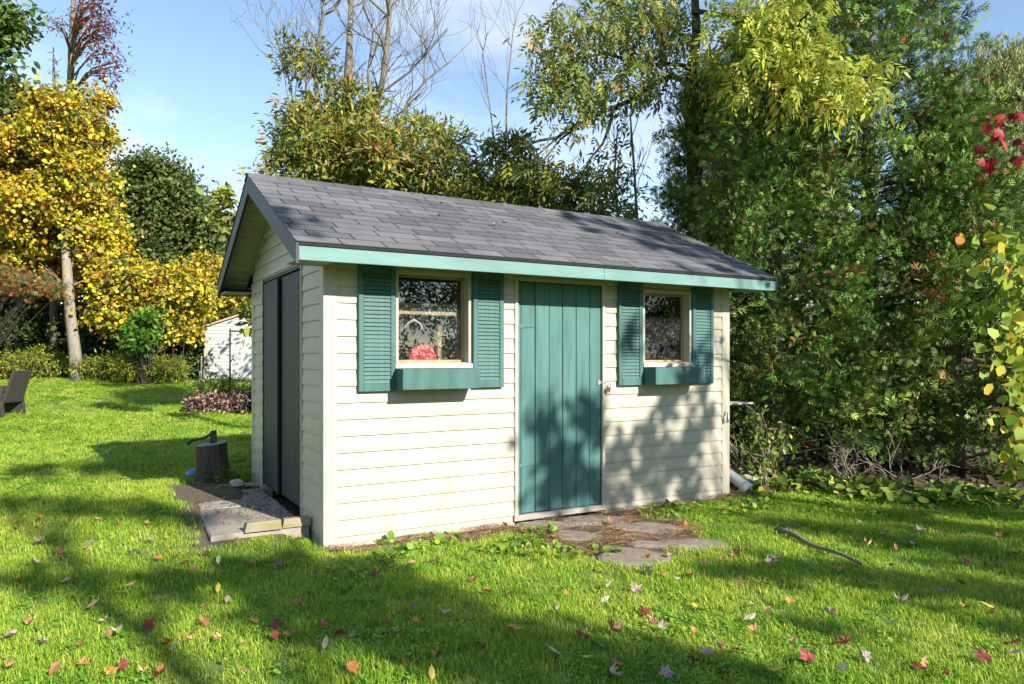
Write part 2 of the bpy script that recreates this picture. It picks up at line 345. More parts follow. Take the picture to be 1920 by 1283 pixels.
def glass_mat():
    m, n, b = nodes('dirty_glass'); L = n.links; n.nodes.remove(b)
    tr = N(n, 'ShaderNodeBsdfTransparent'); tr.inputs[0].default_value = (.88, .9, .9, 1); gl = N(n, 'ShaderNodeBsdfGlossy', Roughness=.01); df = N(n, 'ShaderNodeBsdfDiffuse'); df.inputs[0].default_value = (.62, .62, .64, 1)
    fr = N(n, 'ShaderNodeFresnel', IOR=1.6); fm = N(n, 'ShaderNodeMath', operation='MULTIPLY_ADD'); fm.inputs[1].default_value = 1.3; fm.inputs[2].default_value = .03; L.new(fr.outputs[0], fm.inputs[0]); fm.use_clamp = True
    m1 = N(n, 'ShaderNodeMixShader'); L.new(fm.outputs[0], m1.inputs[0]); L.new(tr.outputs[0], m1.inputs[1]); L.new(gl.outputs[0], m1.inputs[2])
    tc = N(n, 'ShaderNodeTexCoord'); mpn = N(n, 'ShaderNodeMapping'); mpn.inputs['Scale'].default_value = (1, 1, .55); L.new(tc.outputs['Object'], mpn.inputs[0])
    nz = N(n, 'ShaderNodeTexNoise', Scale=75.0, Detail=4.0, Roughness=.7); L.new(mpn.outputs[0], nz.inputs[0]); rp = N(n, 'ShaderNodeValToRGB'); rp.color_ramp.elements[0].position = .55; rp.color_ramp.elements[1].position = .72; L.new(nz.outputs['Fac'], rp.inputs[0])
    n2 = N(n, 'ShaderNodeTexNoise', Scale=5.0, Detail=4.0); L.new(tc.outputs['Object'], n2.inputs[0])
    sx = N(n, 'ShaderNodeSeparateXYZ'); L.new(tc.outputs['Object'], sx.inputs[0])
    lo = N(n, 'ShaderNodeMapRange'); lo.inputs['From Min'].default_value = 1.86; lo.inputs['From Max'].default_value = 1.78; lo.inputs['To Min'].default_value = .015; lo.inputs['To Max'].default_value = .13; L.new(sx.outputs['Z'], lo.inputs[0])
    mu = N(n, 'ShaderNodeMath', operation='MULTIPLY'); L.new(rp.outputs[0], mu.inputs[0]); L.new(lo.outputs[0], mu.inputs[1])
    fl = N(n, 'ShaderNodeMath', operation='MULTIPLY'); L.new(n2.outputs['Fac'], fl.inputs[0]); fl.inputs[1].default_value = .10; f2 = N(n, 'ShaderNodeMath', operation='MULTIPLY'); L.new(fl.outputs[0], f2.inputs[0]); L.new(lo.outputs[0], f2.inputs[1])
    ad = N(n, 'ShaderNodeMath', operation='ADD'); L.new(mu.outputs[0], ad.inputs[0]); L.new(f2.outputs[0], ad.inputs[1])
    m2 = N(n, 'ShaderNodeMixShader'); L.new(ad.outputs[0], m2.inputs[0]); L.new(m1.outputs[0], m2.inputs[1]); L.new(df.outputs[0], m2.inputs[2]); L.new(m2.outputs[0], n.nodes['Material Output'].inputs[0]); return m
GLASS = glass_mat()
def grassmat(name, c0, c1, c2):
    m, n, b = nodes(name); L = n.links; oi = N(n, 'ShaderNodeObjectInfo'); geo = N(n, 'ShaderNodeNewGeometry')
    nz = N(n, 'ShaderNodeTexNoise', Scale=1.1, Detail=5.0, Roughness=.6); L.new(geo.outputs['Position'], nz.inputs[0])
    ad = N(n, 'ShaderNodeMath', operation='MULTIPLY_ADD'); ad.inputs[1].default_value = .38; L.new(oi.outputs['Random'], ad.inputs[0]); sb = N(n, 'ShaderNodeMath', operation='SUBTRACT'); L.new(nz.outputs['Fac'], sb.inputs[0]); sb.inputs[1].default_value = .19; L.new(sb.outputs[0], ad.inputs[2])
    rp = N(n, 'ShaderNodeValToRGB'); e = rp.color_ramp.elements; e[0].position = .25; e[0].color = c0 + (1,); e[1].position = .78; e[1].color = c2 + (1,); q = e.new(.5); q.color = c1 + (1,); L.new(ad.outputs[0], rp.inputs[0])
    at_ = N(n, 'ShaderNodeAttribute', attribute_name='tint'); mu = N(n, 'ShaderNodeMix', data_type='RGBA', blend_type='MULTIPLY'); mu.inputs['Factor'].default_value = 1; L.new(rp.outputs[0], mu.inputs['A']); L.new(at_.outputs['Color'], mu.inputs['B'])
    col = mu.outputs['Result']; L.new(col, b.inputs['Base Color']); b.inputs['Roughness'].default_value = .5; b.inputs['Specular IOR Level'].default_value = .3
    tr = N(n, 'ShaderNodeBsdfTranslucent'); L.new(col, tr.inputs[0]); ms = N(n, 'ShaderNodeMixShader'); ms.inputs[0].default_value = .35; L.new(b.outputs[0], ms.inputs[1]); L.new(tr.outputs[0], ms.inputs[2]); L.new(ms.outputs[0], n.nodes['Material Output'].inputs[0]); return m
GRASS = grassmat('grass_blade', (.17, .32, .024), (.28, .44, .034), (.46, .51, .07))
def lawnmat():
    m, n, b = nodes('lawn_soil'); L = n.links; geo = N(n, 'ShaderNodeNewGeometry')
    nz = N(n, 'ShaderNodeTexNoise', Scale=9.0, Detail=8.0, Roughness=.7); L.new(geo.outputs['Position'], nz.inputs[0])
    rp = N(n, 'ShaderNodeValToRGB'); e = rp.color_ramp.elements; e[0].position = .3; e[0].color = (.075, .13, .018, 1); e[1].position = .7; e[1].color = (.17, .24, .035, 1); L.new(nz.outputs['Fac'], rp.inputs[0])
    n2 = N(n, 'ShaderNodeTexNoise', Scale=38.0, Detail=8.0, Roughness=.75); L.new(geo.outputs['Position'], n2.inputs[0])
    r2 = N(n, 'ShaderNodeValToRGB'); e = r2.color_ramp.elements; e[0].position = .32; e[0].color = (.035, .025, .017, 1); e[1].position = .72; e[1].color = (.19, .13, .08, 1); L.new(n2.outputs['Fac'], r2.inputs[0])
    at_ = N(n, 'ShaderNodeAttribute', attribute_name='tint'); mm = N(n, 'ShaderNodeMix', data_type='RGBA'); L.new(at_.outputs['Fac'], mm.inputs['Factor']); L.new(rp.outputs[0], mm.inputs['A']); L.new(r2.outputs[0], mm.inputs['B']); L.new(mm.outputs['Result'], b.inputs['Base Color'])
    b.inputs['Roughness'].default_value = .95; bp = N(n, 'ShaderNodeBump', Strength=.8, Distance=.02); L.new(n2.outputs['Fac'], bp.inputs['Height']); L.new(bp.outputs[0], b.inputs['Normal']); return m
LAWN = lawnmat()

# ------------------------------------------------------------------ ground
STONES = [((1012,985),.26,.14),((1112,975),.31,.15),((1212,990),.30,.15),((1078,1003),.24,.12),((1187,1043),.31,.17),((1232,1020),.20,.09),((1306,1020),.24,.13)]
STP = [gz(*s[0])[:2] for s in STONES]
def soil_mask(x, y):
    x = np.asarray(x, float); y = np.asarray(y, float)
    wob = .5 + .5 * np.sin(x * 7.3 + 1.7 * np.sin(x * 3.1)) * np.cos(y * 6.1 + x)
    dfront = np.where((x > -.05) & (x < 4.6) & (y < 2.9), -y, 9.)
    wid = np.interp(x, [-.1, .3, .9, 1.3, 1.7, 2.8, 3.4, 4.0, 4.6], [.12, .30, .42, .38, .50, .46, .16, .18, .24]) + .10 * wob
    s = 1 - smooth(.55, 1.0, np.clip(dfront, 0, 9) / wid)
    d = np.hypot((x - 2.2) / .88, (y + .72) / .72); s = np.maximum(s, 1 - smooth(.82, 1.08, d + .16 * wob))
    pad = np.hypot(np.maximum(np.maximum(-.84 - x, x - .0), 0), np.maximum(np.maximum(.24 - y, y - 2.75), 0)); s = np.maximum(s, 1 - smooth(.01, .16, pad + .07 * wob))
    hedge = smooth(-.55, .15, (y - np.interp(x, [4.2, 5.2, 6.4, 8.0], [.25, .1, -1.1, -3.0])) + .2 * wob) * (x > 4.2) * (y < 9); s = np.maximum(s, hedge)
    wood = smooth(19.4, 20.6, y + 1.2 * np.sin(x * .6)) ; s = np.maximum(s, .9 * wood)
    return s
gx = np.concatenate([[-400, -200, -100, -60], np.arange(-40, -8, 1.0), np.arange(-8, -2, .25), np.arange(-2, 7, .08), np.arange(7, 12, .25), np.arange(12, 40, 1.), [40, 60, 100, 200, 400]])
gy = np.concatenate([[-400, -200, -100, -50], np.arange(-30, -6, 1.0), np.arange(-6, -2.6, .25), np.arange(-2.6, 3.6, .08), np.arange(3.6, 8, .2), np.arange(8, 32, .5), [32, 36, 42, 50, 70, 100, 200, 400]])
GX, GY = np.meshgrid(gx, gy); V = np.stack([GX, GY, tz(GX, GY) - .012], -1).reshape(-1, 3)
nx = len(gx); ii = (np.arange(len(gy) - 1)[:, None] * nx + np.arange(nx - 1)[None]).reshape(-1)
ms_ = soil_mask(V[:, 0], V[:, 1])
lawn = link('lawn', npmesh('lawn', V, np.stack([ii, ii + 1, ii + 1 + nx, ii + nx], -1), np.repeat(ms_[:, None], 3, 1), True), LAWN); tag(lawn, kind='structure')

# ------------------------------------------------------------------ garden shed
LX, WY = 4.245, 2.747; OV = .358; GV = .303; ZE = 2.262; ZR = 3.085
SL = (ZR - ZE) / (WY / 2 + OV); ANG = math.atan(SL)
def zroof(y): return ZR - SL * abs(y - WY / 2)           # top of the deck
shed = empty('garden_shed', (0, 0, 0)); tag(shed, 'cream sided garden shed with teal door, teal shutters and dark shingled gable roof', 'shed')
LAP0, LAP = .071, .1282
W1 = (.556, 1.225, 1.372, 2.149); W2 = (3.087, 3.715, 1.365, 2.108); DR = (1.655, 2.632, -.2, 2.150)
def wall_boxes(mb, u0, u1, z0, z1, holes, place):
    xs = sorted(set([u0, u1] + [h[0] for h in holes] + [h[1] for h in holes])); zs = sorted(set([z0, z1] + [min(max(h[2], z0), z1) for h in holes] + [h[3] for h in holes]))
    for a, b in zip(xs[:-1], xs[1:]):
        run = None
        for c, d in list(zip(zs[:-1], zs[1:])) + [(None, None)]:
            solid = c is not None and not any(h[0] <= a + 1e-6 and b <= h[1] + 1e-6 and h[2] <= c + 1e-6 and d <= h[3] + 1e-6 for h in holes)
            if solid: run = (run[0] if run else c, d)
            elif run: place(mb, a, b, run[0], run[1]); run = None
def course(parent, u0, u1, za, zb, zc, P, name='siding_board', ends=None):
    """one board piece; zc is the lower edge of its course; P(u, out, z) maps to world"""
    def o(z):
        t = (z - zc) / LAP
        return .017 if t < .16 else (.017 - .012 * min(1, (t - .16) / .84) ** 1.3)
    zs = sorted(set([za, zb] + [z for z in (zc + .02, zc + .05, zc + .09) if za < z < zb])); V = []; F = []
    e0, e1 = ends if ends else (lambda z: u0, lambda z: u1)
    for z in zs: V += [P(e0(z), o(z), z), P(e1(z), o(z), z)]
    for i in range(len(zs) - 1): F.append((2*i, 2*i+1, 2*i+3, 2*i+2))
    k = len(V); V += [P(e0(za), .001, za), P(e1(za), .001, za), P(e0(zb), .001, zb), P(e1(zb), .001, zb)]; n = len(zs)
    F += [(k, k+1, 1, 0), (2*n-2, 2*n-1, k+3, k+2), (k,) + tuple(2*i for i in range(n)) + (k+2,), (k+3,) + tuple(2*i+1 for i in range(n))[::-1] + (k+1,)]
    MB().add(V, F).build(name, CREAM, parent)
def clad(parent, u0, u1, zbot, ztop, holes, P, ends=None):
    k = math.floor((zbot - LAP0) / LAP)
    while LAP0 + k * LAP < ztop - .004:
        zc = LAP0 + k * LAP; za = max(zc, zbot); zb = min(zc + LAP - .0005, ztop); k += 1
        cuts = sorted(set([za, zb] + [z for h in holes for z in (h[2], h[3]) if za + .003 < z < zb - .003]))
        for a, b in zip(cuts[:-1], cuts[1:]):
            hs = sorted([h for h in holes if h[2] < b - 1e-4 and h[3] > a + 1e-4]); x = u0
            for h in hs + [(u1, u1)]:
                if h[0] - x > .01:
                    if ends: course(parent, x, h[0], a, b, zc, P, ends=ends)
                    else: course(parent, x, h[0], a, b, zc, P)
                x = max(x, h[1])
# front wall
fw = MB(); wall_boxes(fw, .0, LX, -.08, 2.24, [W1, W2, (DR[0], DR[1], -.2, DR[3])], lambda m, a, b, c, d: m.box((a, .0, c), (b, .09, d)))
front = fw.build('front_wall', CREAM_TRIM, shed)
clad(front, .088, LX - .088, -.055, 2.236, [W1, W2, DR], lambda u, o, z: (u, -o, z))
# left gable wall with the double door opening
SD = (.655, 2.235, -.2, 2.235)
lw = MB(); wall_boxes(lw, .09, WY - .09, -.08, 2.24, [SD], lambda m, a, b, c, d: m.box((.0, a, c), (.09, b, d)))
lw.add([(.0, -.0, 2.241), (.0, WY, 2.241), (.0, WY/2, zroof(WY/2) - .03), (.09, 0, 2.241), (.09, WY, 2.241), (.09, WY/2, zroof(WY/2) - .03)], [(0,2,1), (3,4,5), (0,1,4,3), (1,2,5,4), (2,0,3,5)])
left = lw.build('side_wall', CREAM_TRIM, shed)
PL = lambda u, o, z: (-o, u, z)
clad(left, .088, WY - .088, -.055, 2.236, [SD], PL)
def gable_end(z): return max(0.0, WY/2 - (ZR - .07 - z) / SL)
clad(left, .088, WY - .088, 2.2365, ZR - .12, [], PL, ends=(lambda z: max(.02, gable_end(z)), lambda z: WY - max(.02, gable_end(z))))
rw = MB().box((LX - .09, .09, -.08), (LX, WY - .09, 2.24))
rw.add([(LX, 0, 2.241), (LX, WY, 2.241), (LX, WY/2, ZR - .03), (LX - .09, 0, 2.241), (LX - .09, WY, 2.241), (LX - .09, WY/2, ZR - .03)], [(0,1,2), (3,5,4), (0,3,4,1), (1,4,5,2), (2,5,3,0)])
right = rw.build('side_wall', CREAM_TRIM, shed)
clad(right, .088, WY - .088, -.055, 2.236, [], lambda u, o, z: (LX + o, u, z))
MB().box((.0, WY - .09, -.08), (LX, WY, 2.24)).build('rear_wall', CREAM_TRIM, shed)
for (x, y, sx, sy) in ((0, 0, -1, -1), (LX, 0, 1, -1), (0, WY, -1, 1), (LX, WY, 1, 1)):      # corner posts
    m = MB(); a = .02; wd = .088
    m.cbox((min(x + sx*a, x - sx*wd), min(y, y + sy*a), -.06), (max(x + sx*a, x - sx*wd), max(y, y + sy*a), 2.238), .003)
    m.cbox((min(x, x + sx*a), min(y - sy*.001, y - sy*wd), -.06), (max(x, x + sx*a), max(y - sy*.001, y - sy*wd), 2.238), .003)
    m.build('corner_post', CREAM_TRIM, shed)
MB().box((.092, .092, .10), (LX - .092, WY - .092, .15)).build('floor', DARKIN, shed)
# window casings
def window(wd, boxx):
    x0, x1, z0, z1 = wd; t = .024; rec = .085
    wn = MB(); wn.cbox((x0, -.030, z0 + .03), (x0 + t, -.002, z1), .003); wn.cbox((x1 - t, -.030, z0 + .03), (x1, -.002, z1), .003); wn.cbox((x0 + t + .001, -.029, z1 - .034), (x1 - t - .001, -.002, z1), .003)
    wo = wn.build('window', CREAM_TRIM, shed)
    j = MB(); j.box((x0 + .002, -.001, z0 + .032), (x0 + t - .004, .10, z1 - .002)); j.box((x1 - t + .004, -.001, z0 + .032), (x1 - .002, .10, z1 - .002)); j.box((x0 + t - .003, -.0005, z1 - .030), (x1 - t + .003, .10, z1 - .003)); j.build('reveal', CREAM_TRIM, wo)
    ix0, ix1, iz0, iz1 = x0 + t - .003, x1 - t + .003, z0 + .034, z1 - .031; f = .020
    fr = MB(); fr.cbox((ix0, rec - .018, iz0), (ix0 + f, rec + .018, iz1), .002); fr.cbox((ix1 - f, rec - .018, iz0), (ix1, rec + .018, iz1), .002); fr.cbox((ix0 + f, rec - .0175, iz0), (ix1 - f, rec + .0175, iz0 + f), .002); fr.cbox((ix0 + f, rec - .0175, iz1 - f), (ix1 - f, rec + .0175, iz1), .002)
    fr.build('frame', WOODRAW, wo)
    MB().box((ix0 + f - .004, rec - .002, iz0 + f - .004), (ix1 - f + .004, rec + .002, iz1 - f + .004)).build('pane', GLASS, wo)
    MB().hexa([(x0 - .008, -.05, z0 - .012), (x1 + .006, -.05, z0 - .012), (x1 + .006, -.001, z0 - .012), (x0 - .008, -.001, z0 - .012), (x0 - .008, -.05, z0 + .022), (x1 + .006, -.05, z0 + .022), (x1 + .006, -.001, z0 + .031), (x0 - .008, -.001, z0 + .031)]).box((x0 + .002, .0, z0 + .003), (x1 - .002, .12, z0 + .0325)).build('sill', SILLM, wo)
    # flower box
    bx0, bx1 = boxx; zb0 = z0 - .178; zb1 = z0 - .014; D = .215
    b = MB(); b.cbox((bx0, -D, zb0), (bx1, -D + .02, zb1), .003); fb = b.build('flower_box', TEAL, shed)
    for xx in (bx0, bx1 - .02):
        MB().hexa([(xx, -D + .021, zb0 + .001), (xx + .02, -D + .021, zb0 + .001), (xx + .02, -.0175, zb0 + .001), (xx, -.0175, zb0 + .001), (xx, -D + .021, zb1 - .002), (xx + .02, -D + .021, zb1 - .002), (xx + .02, -.0175, zb1 - .002), (xx, -.0175, zb1 - .002)]).build('end_panel', TEAL, fb)
    MB().box((bx0 + .021, -D + .021, zb0 + .002), (bx1 - .021, -.0185, zb0 + .018)).build('bottom_board', TEAL, fb)
window(W1, (.542, 1.215)); window(W2, (3.085, 3.722))
# shutters
SLAT = MB().hexa([(-.5, -.004, -.014), (.5, -.004, -.014), (.5, .010, -.012), (-.5, .010, -.012), (-.5, .006, .012), (.5, .006, .012), (.5, .012, .014), (-.5, .012, .014)]).mesh('louvre'); SLAT.materials.append(TEAL)
def shutter(x0, x1, z0, z1):
    st = .042; yb = -.021; yf = -.05
    m = MB(); m.cbox((x0, yf, z0), (x0 + st, yb, z1), .004); m.cbox((x1 - st, yf, z0), (x1, yb, z1), .004); m.cbox((x0 + st, yf + .001, z0), (x1 - st, yb - .001, z0 + .062), .003); m.cbox((x0 + st, yf + .001, z1 - .062), (x1 - st, yb - .001, z1), .003)
    m.box((x0 + st, yb - .006, z0 + .06), (x1 - st, yb - .0005, z1 - .06))
    s = m.build('shutter', TEAL, shed)
    zz = z0 + .062 + .016; step = (z1 - z0 - .124) / 27
    for k in range(27):
        o = link('louvre', SLAT, None, s); o.location = ((x0 + x1) / 2, -.0415, z0 + .062 + step * (k + .5)); o.scale = (x1 - x0 - 2 * st, 1, step / .0305); o.rotation_euler = (R(random.uniform(-3, 3)), R(random.uniform(-.25, .25)), 0)
for s in ((.247, .549, 1.18, 2.164), (1.238, 1.532, 1.19, 2.168), (2.779, 3.072, 1.178, 2.156), (3.718, 4.007, 1.178, 2.152)): shutter(*s)
# front door
d = MB(); d.cbox((DR[0], -.028, .02), (DR[0] + .033, -.002, DR[3]), .003); d.cbox((DR[1] - .030, -.028, .02), (DR[1], -.002, DR[3]), .003); d.cbox((DR[0] + .034, -.027, DR[3] - .036), (DR[1] - .031, -.002, DR[3]), .003)
d.build('door_frame', CREAM_TRIM, shed)
MB().box((DR[0] - .01, -.034, .022), (DR[1] + .01, .02, .068)).build('threshold', GREYWOOD, shed)
dz0, dz1 = .072, 2.112
door = MB().box((1.690, .022, dz0 + .002), (2.600, .045, dz1)).build('door', TEAL_DOOR, shed); door['label'] = 'teal plank door'
pe = [1.690, 1.728, 1.875, 2.023, 2.168, 2.317, 2.468, 2.600]
for a, b in zip(pe[:-1], pe[1:]):
    MB().cbox((a + .0025, -.004 + random.uniform(-.002, .002), dz0 + random.uniform(0, .006)), (b - .0025, .0215, dz1 - .003), .005).build('plank', TEAL_DOOR, door)
for z in (1.72, .50):
    h = MB(); h.hexa([(1.695, -.010, z - .018), (1.86, -.010, z - .006), (1.86, -.0065, z - .006), (1.695, -.0065, z - .018), (1.695, -.010, z + .018), (1.86, -.010, z + .006), (1.86, -.0065, z + .006), (1.695, -.0065, z + .018)]); h.tube([(1.692, -.011, z - .03), (1.692, -.011, z + .03)], .006, 8); h.build('hinge', TEAL_DOOR, door)
hp = MB(); hp.cbox((2.555, -.012, 1.19), (2.585, -.0065, 1.235), .002); hp.cbox((2.585, -.011, 1.20), (2.640, -.033, 1.225) if False else (2.640, -.007, 1.225), .002); hp.tube([(2.622, -.030, 1.212), (2.622, -.048, 1.212), (2.640, -.048, 1.212), (2.640, -.030, 1.212)], .0035, 6); hp.build('hasp', STEEL, shed)
# side double door
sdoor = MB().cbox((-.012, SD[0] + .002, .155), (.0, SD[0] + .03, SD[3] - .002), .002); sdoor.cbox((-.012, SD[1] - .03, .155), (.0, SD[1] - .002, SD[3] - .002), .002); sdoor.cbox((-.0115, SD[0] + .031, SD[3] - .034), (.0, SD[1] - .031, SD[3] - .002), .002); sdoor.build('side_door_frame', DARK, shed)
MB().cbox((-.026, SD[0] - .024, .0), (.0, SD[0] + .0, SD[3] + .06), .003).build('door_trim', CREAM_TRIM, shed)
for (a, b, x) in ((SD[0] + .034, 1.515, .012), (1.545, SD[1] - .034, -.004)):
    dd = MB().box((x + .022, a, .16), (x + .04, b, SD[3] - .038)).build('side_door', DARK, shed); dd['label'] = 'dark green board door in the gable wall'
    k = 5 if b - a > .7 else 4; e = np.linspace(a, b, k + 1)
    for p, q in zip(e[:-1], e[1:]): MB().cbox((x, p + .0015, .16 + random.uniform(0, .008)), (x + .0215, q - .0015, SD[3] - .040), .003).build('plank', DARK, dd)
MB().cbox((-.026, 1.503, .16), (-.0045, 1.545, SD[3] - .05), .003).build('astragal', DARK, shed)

# roof -------------------------------------------------------------
cs, sn = math.cos(ANG), math.sin(ANG)
deckF = MB().add([(-GV, -OV, ZE - .025), (LX + GV, -OV, ZE - .025), (LX + GV, WY/2, ZR - .025), (-GV, WY/2, ZR - .025), (-GV, -OV, ZE), (LX + GV, -OV, ZE), (LX + GV, WY/2, ZR), (-GV, WY/2, ZR)], [(3,2,1,0),(4,5,6,7),(0,1,5,4),(1,2,6,5),(2,3,7,6),(3,0,4,7)])
yb = WY + OV
deckF.add([(-GV, yb, ZE - .025), (LX + GV, yb, ZE - .025), (LX + GV, WY/2 + .0005, ZR - .025), (-GV, WY/2 + .0005, ZR - .025), (-GV, yb, ZE), (LX + GV, yb, ZE), (LX + GV, WY/2 + .0005, ZR), (-GV, WY/2 + .0005, ZR)], [(0,1,2,3),(7,6,5,4),(4,5,1,0),(5,6,2,1),(6,7,3,2),(7,4,0,3)])
roof = deckF.build('roof', SHELLBLACK, shed)
SLEN = math.hypot(WY/2 + OV, ZR - ZE); EXP = SLEN / 13.3; TABW = .3335
def shingle_mesh(L):
    m = MB(); h = EXP + .03; g = .0055
    m.hexa([(g, -.0, .006), (L - g, 0, .006), (L - g, h, .001), (g, h, .001), (g, 0, .0125), (L - g, 0, .0125), (L - g, h, .004), (g, h, .004)])
    me = m.mesh('shingle'); me.materials.append(SHINGLE); return me
SHM = {}
def shingle_slope(mkloc, rz, parent, rows=13):
    for i in range(rows + 1):
        off = (i % 2) * TABW / 2 + .04 * math.sin(i * 2.1) + (.09 if i % 5 == 3 else 0); x = -GV - .018; x1 = LX + GV + .018; first = True
        while x < x1 - .005:
            L = TABW if not first else TABW - (off % TABW); first = False
            L = min(L, x1 - x); kk = round(L, 3)
            if kk < .03: x += L; continue
            if kk not in SHM: SHM[kk] = shingle_mesh(kk)
            o = link('shingle', SHM[kk], None, parent); s = -.036 + i * EXP
            if i == rows: o.scale = (1, min(1, (SLEN - s - .004) / (EXP + .03)), 1)
            mkloc(o, x, s); x += L
def fl(o, x, s):
    o.location = (x, -OV + s * cs - .0 * sn, ZE + s * sn + .001); o.rotation_euler = (ANG + R(random.uniform(-.35, .1)), 0, R(random.uniform(-.12, .12)))
shingle_slope(fl, 0, roof)
rb = MB()                                        # unseen rear slope: courses joined
for i in range(13):
    s0 = -.028 + i * EXP; s1 = s0 + EXP + .02
    P = lambda x, s, h: (x, yb - s * cs + h * sn, ZE + s * sn + h * cs)
    rb.add([P(-GV - .018, s0, .001), P(LX + GV + .018, s0, .001), P(LX + GV + .018, s0, .013), P(-GV - .018, s0, .013), P(-GV - .018, s1, .003), P(LX + GV + .018, s1, .003)], [(1,0,3,2), (2,3,4,5)])
rb.build('rear_shingles', SHINGLE, roof)
RCM = MB(); a = R(0)
hw = .13; RCM.add([(0, -hw * cs, -hw * sn + .012), (.36, -hw * cs, -hw * sn + .012), (.36, 0, .016), (0, 0, .016), (0, hw * cs, -hw * sn + .012), (.36, hw * cs, -hw * sn + .012), (0, -hw * cs, -hw * sn + .004), (.36, -hw * cs, -hw * sn + .004)], [(0,1,2,3), (3,2,5,4), (6,7,1,0)])
RCM = RCM.mesh('ridge_cap'); RCM.materials.append(SHINGLE)
x = -GV - .02
while x < LX + GV - .05:
    o = link('ridge_cap', RCM, None, roof); o.location = (x, WY/2, ZR + .006 + .002); o.rotation_euler = (0, R(.9), 0); sx = min(1, (LX + GV + .02 - x) / .36); o.scale = (sx, 1, 1); x += .26
# fascia, rakes, soffits
for xa_, xb_ in ((-GV + .012, 2.35), (2.352, LX + GV)): MB().cbox((xa_, -OV - .022, ZE - .137), (xb_, -OV + .0, ZE - .036), .003).build('fascia', TEAL_FASCIA, shed)
MB().cbox((-GV + .012, -OV - .030, ZE - .0355), (LX + GV, -OV + .0, ZE - .001), .003).build('drip_edge_shade', SHELLBLACK, shed)  # black drip edge; its colour also stands for shade under the shingle overhang
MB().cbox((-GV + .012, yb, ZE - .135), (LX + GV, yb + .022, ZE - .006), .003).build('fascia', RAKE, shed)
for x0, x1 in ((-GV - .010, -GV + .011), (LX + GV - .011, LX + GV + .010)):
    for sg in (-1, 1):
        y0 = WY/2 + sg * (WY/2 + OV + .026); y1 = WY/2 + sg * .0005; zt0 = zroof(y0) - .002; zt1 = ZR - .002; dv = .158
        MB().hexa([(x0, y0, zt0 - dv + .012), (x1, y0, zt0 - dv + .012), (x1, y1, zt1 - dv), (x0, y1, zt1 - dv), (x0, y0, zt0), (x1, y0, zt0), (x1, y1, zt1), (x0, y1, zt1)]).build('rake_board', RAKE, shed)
    xa, xb = (x1, -.02) if x0 < 0 else (LX + .02, x0)
    for sg in (-1, 1):                                            # rake soffit panels, each a lapped strip
        n = 13; yA = WY/2 + sg * (WY/2 + OV - .01); yB = WY/2 + sg * .004
        for k in range(n):
            ya = yA + (yB - yA) * k / n; yb_ = yA + (yB - yA) * (k + 1) / n; lo = .060; q = .010
            za, zb = zroof(ya) - lo, zroof(yb_) - lo
            MB().hexa([(xa, ya, za), (xb, ya, za), (xb, yb_, zb - q), (xa, yb_, zb - q), (xa, ya, za + .03), (xb, ya, za + .03), (xb, yb_, zb + .03), (xa, yb_, zb + .03)]).build('soffit_panel', SOFFIT, shed)
        t = MB(); yA2 = WY/2 + sg * (WY/2 - .0); xs_ = -.0205 if x0 < 0 else LX + .0205; sgx = -1 if x0 < 0 else 1
        t.tube([(xs_, yA2, zroof(yA2) - .098), (xs_, WY/2, ZR - .098)], .010, 6); t.build('gable_trim', CREAM_TRIM, shed)
    for sg, ye in ((-1, -OV), (1, yb - 0)):                       # eave returns
        ya, ybx = sorted((ye + .001 * (1 if sg < 0 else -1), (0 if sg < 0 else WY)))
        MB().box((min(xa, xb), ya, ZE - .128), (max(xa, xb), ybx, ZE - .116)).build('eave_return', SOFFIT, shed)
for ya, ybx in ((-OV + .001, -.001), (WY + .001, yb - .001)):
    MB().box((-.0, ya, ZE - .060), (LX, ybx, ZE - .048)).build('eave_soffit', CREAM_TRIM, shed)

# things about the shed ---------------------------------------------
pk = empty('padlock', (2.648, -.055, 1.155)); tag(pk, 'small brass padlock hanging from the hasp of the teal door', 'padlock')
MB().cbox((-.022, -.010, -.030), (.022, .010, .012), .004).build('lock_body', BRASS, pk); pk.rotation_euler = (0, R(14), 0)
MB().tube([(-.014, 0, .010), (-.014, 0, .042), (-.008, 0, .055), (.006, 0, .055), (.014, 0, .042), (.014, 0, .010)], .0038, 8).build('shackle', STEEL, pk)
shelf = MB().box((.30, .125, 1.285), (1.60, .40, 1.305)).box((2.9, .125, 1.285), (4.0, .40, 1.305)).build('shelf', DARKIN, shed)
MB().cbox((.45, .125, 1.80), (1.175, .150, 1.895), .003).build('cross_board', BOARD, shed)
o = MB(); n = 28; o.add([(.125 * math.cos(2*math.pi*k/n), t, .125 * math.sin(2*math.pi*k/n)) for t in (-.012, .012) for k in range(n)], [tuple(range(n)), tuple(range(2*n-1, n-1, -1))] + [(k, n+k, n+(k+1) % n, (k+1) % n) for k in range(n)][::1])
o = o.build('round_lid', REDP); o.location = (.87, .175, 1.431); tag(o, 'round red lid standing on the shelf behind the shed window', 'lid')
o = MB().cbox((-.018, -.006, 0), (.018, .006, .42), .002).build('wood_strip', WOODRAW); o.location = (1.045, .21, 1.3055); o.rotation_euler = (R(-4), R(1.5), 0); tag(o, 'upright strip of raw wood behind the window beside the red lid', 'wood strip')
hg = MB().tube([(-.085, 0, -.07), (-.05, 0, -.025), (0, 0, .0), (.05, 0, -.03), (.09, 0, -.10)], [.010, .012, .014, .012, .008], 6).tube([(0, 0, 0), (0, .01, .035), (0, .0, .07)], .004, 5).build('coat_hanger', WHITEP); hg.location = (.775, .122, 1.755); tag(hg, 'white plastic coat hanger on the pale board behind the window', 'hanger')
st = MB(); st.tube([(.0 + .02*math.sin(t*2.3), -.0, .03 - .017*t + .02*math.cos(t*3)) for t in range(9)], .004, 5); st = st.build('string_loop', WHITEP); st.location = (.63, .119, 1.78); tag(st, 'loop of white string hung behind the window glass', 'string')
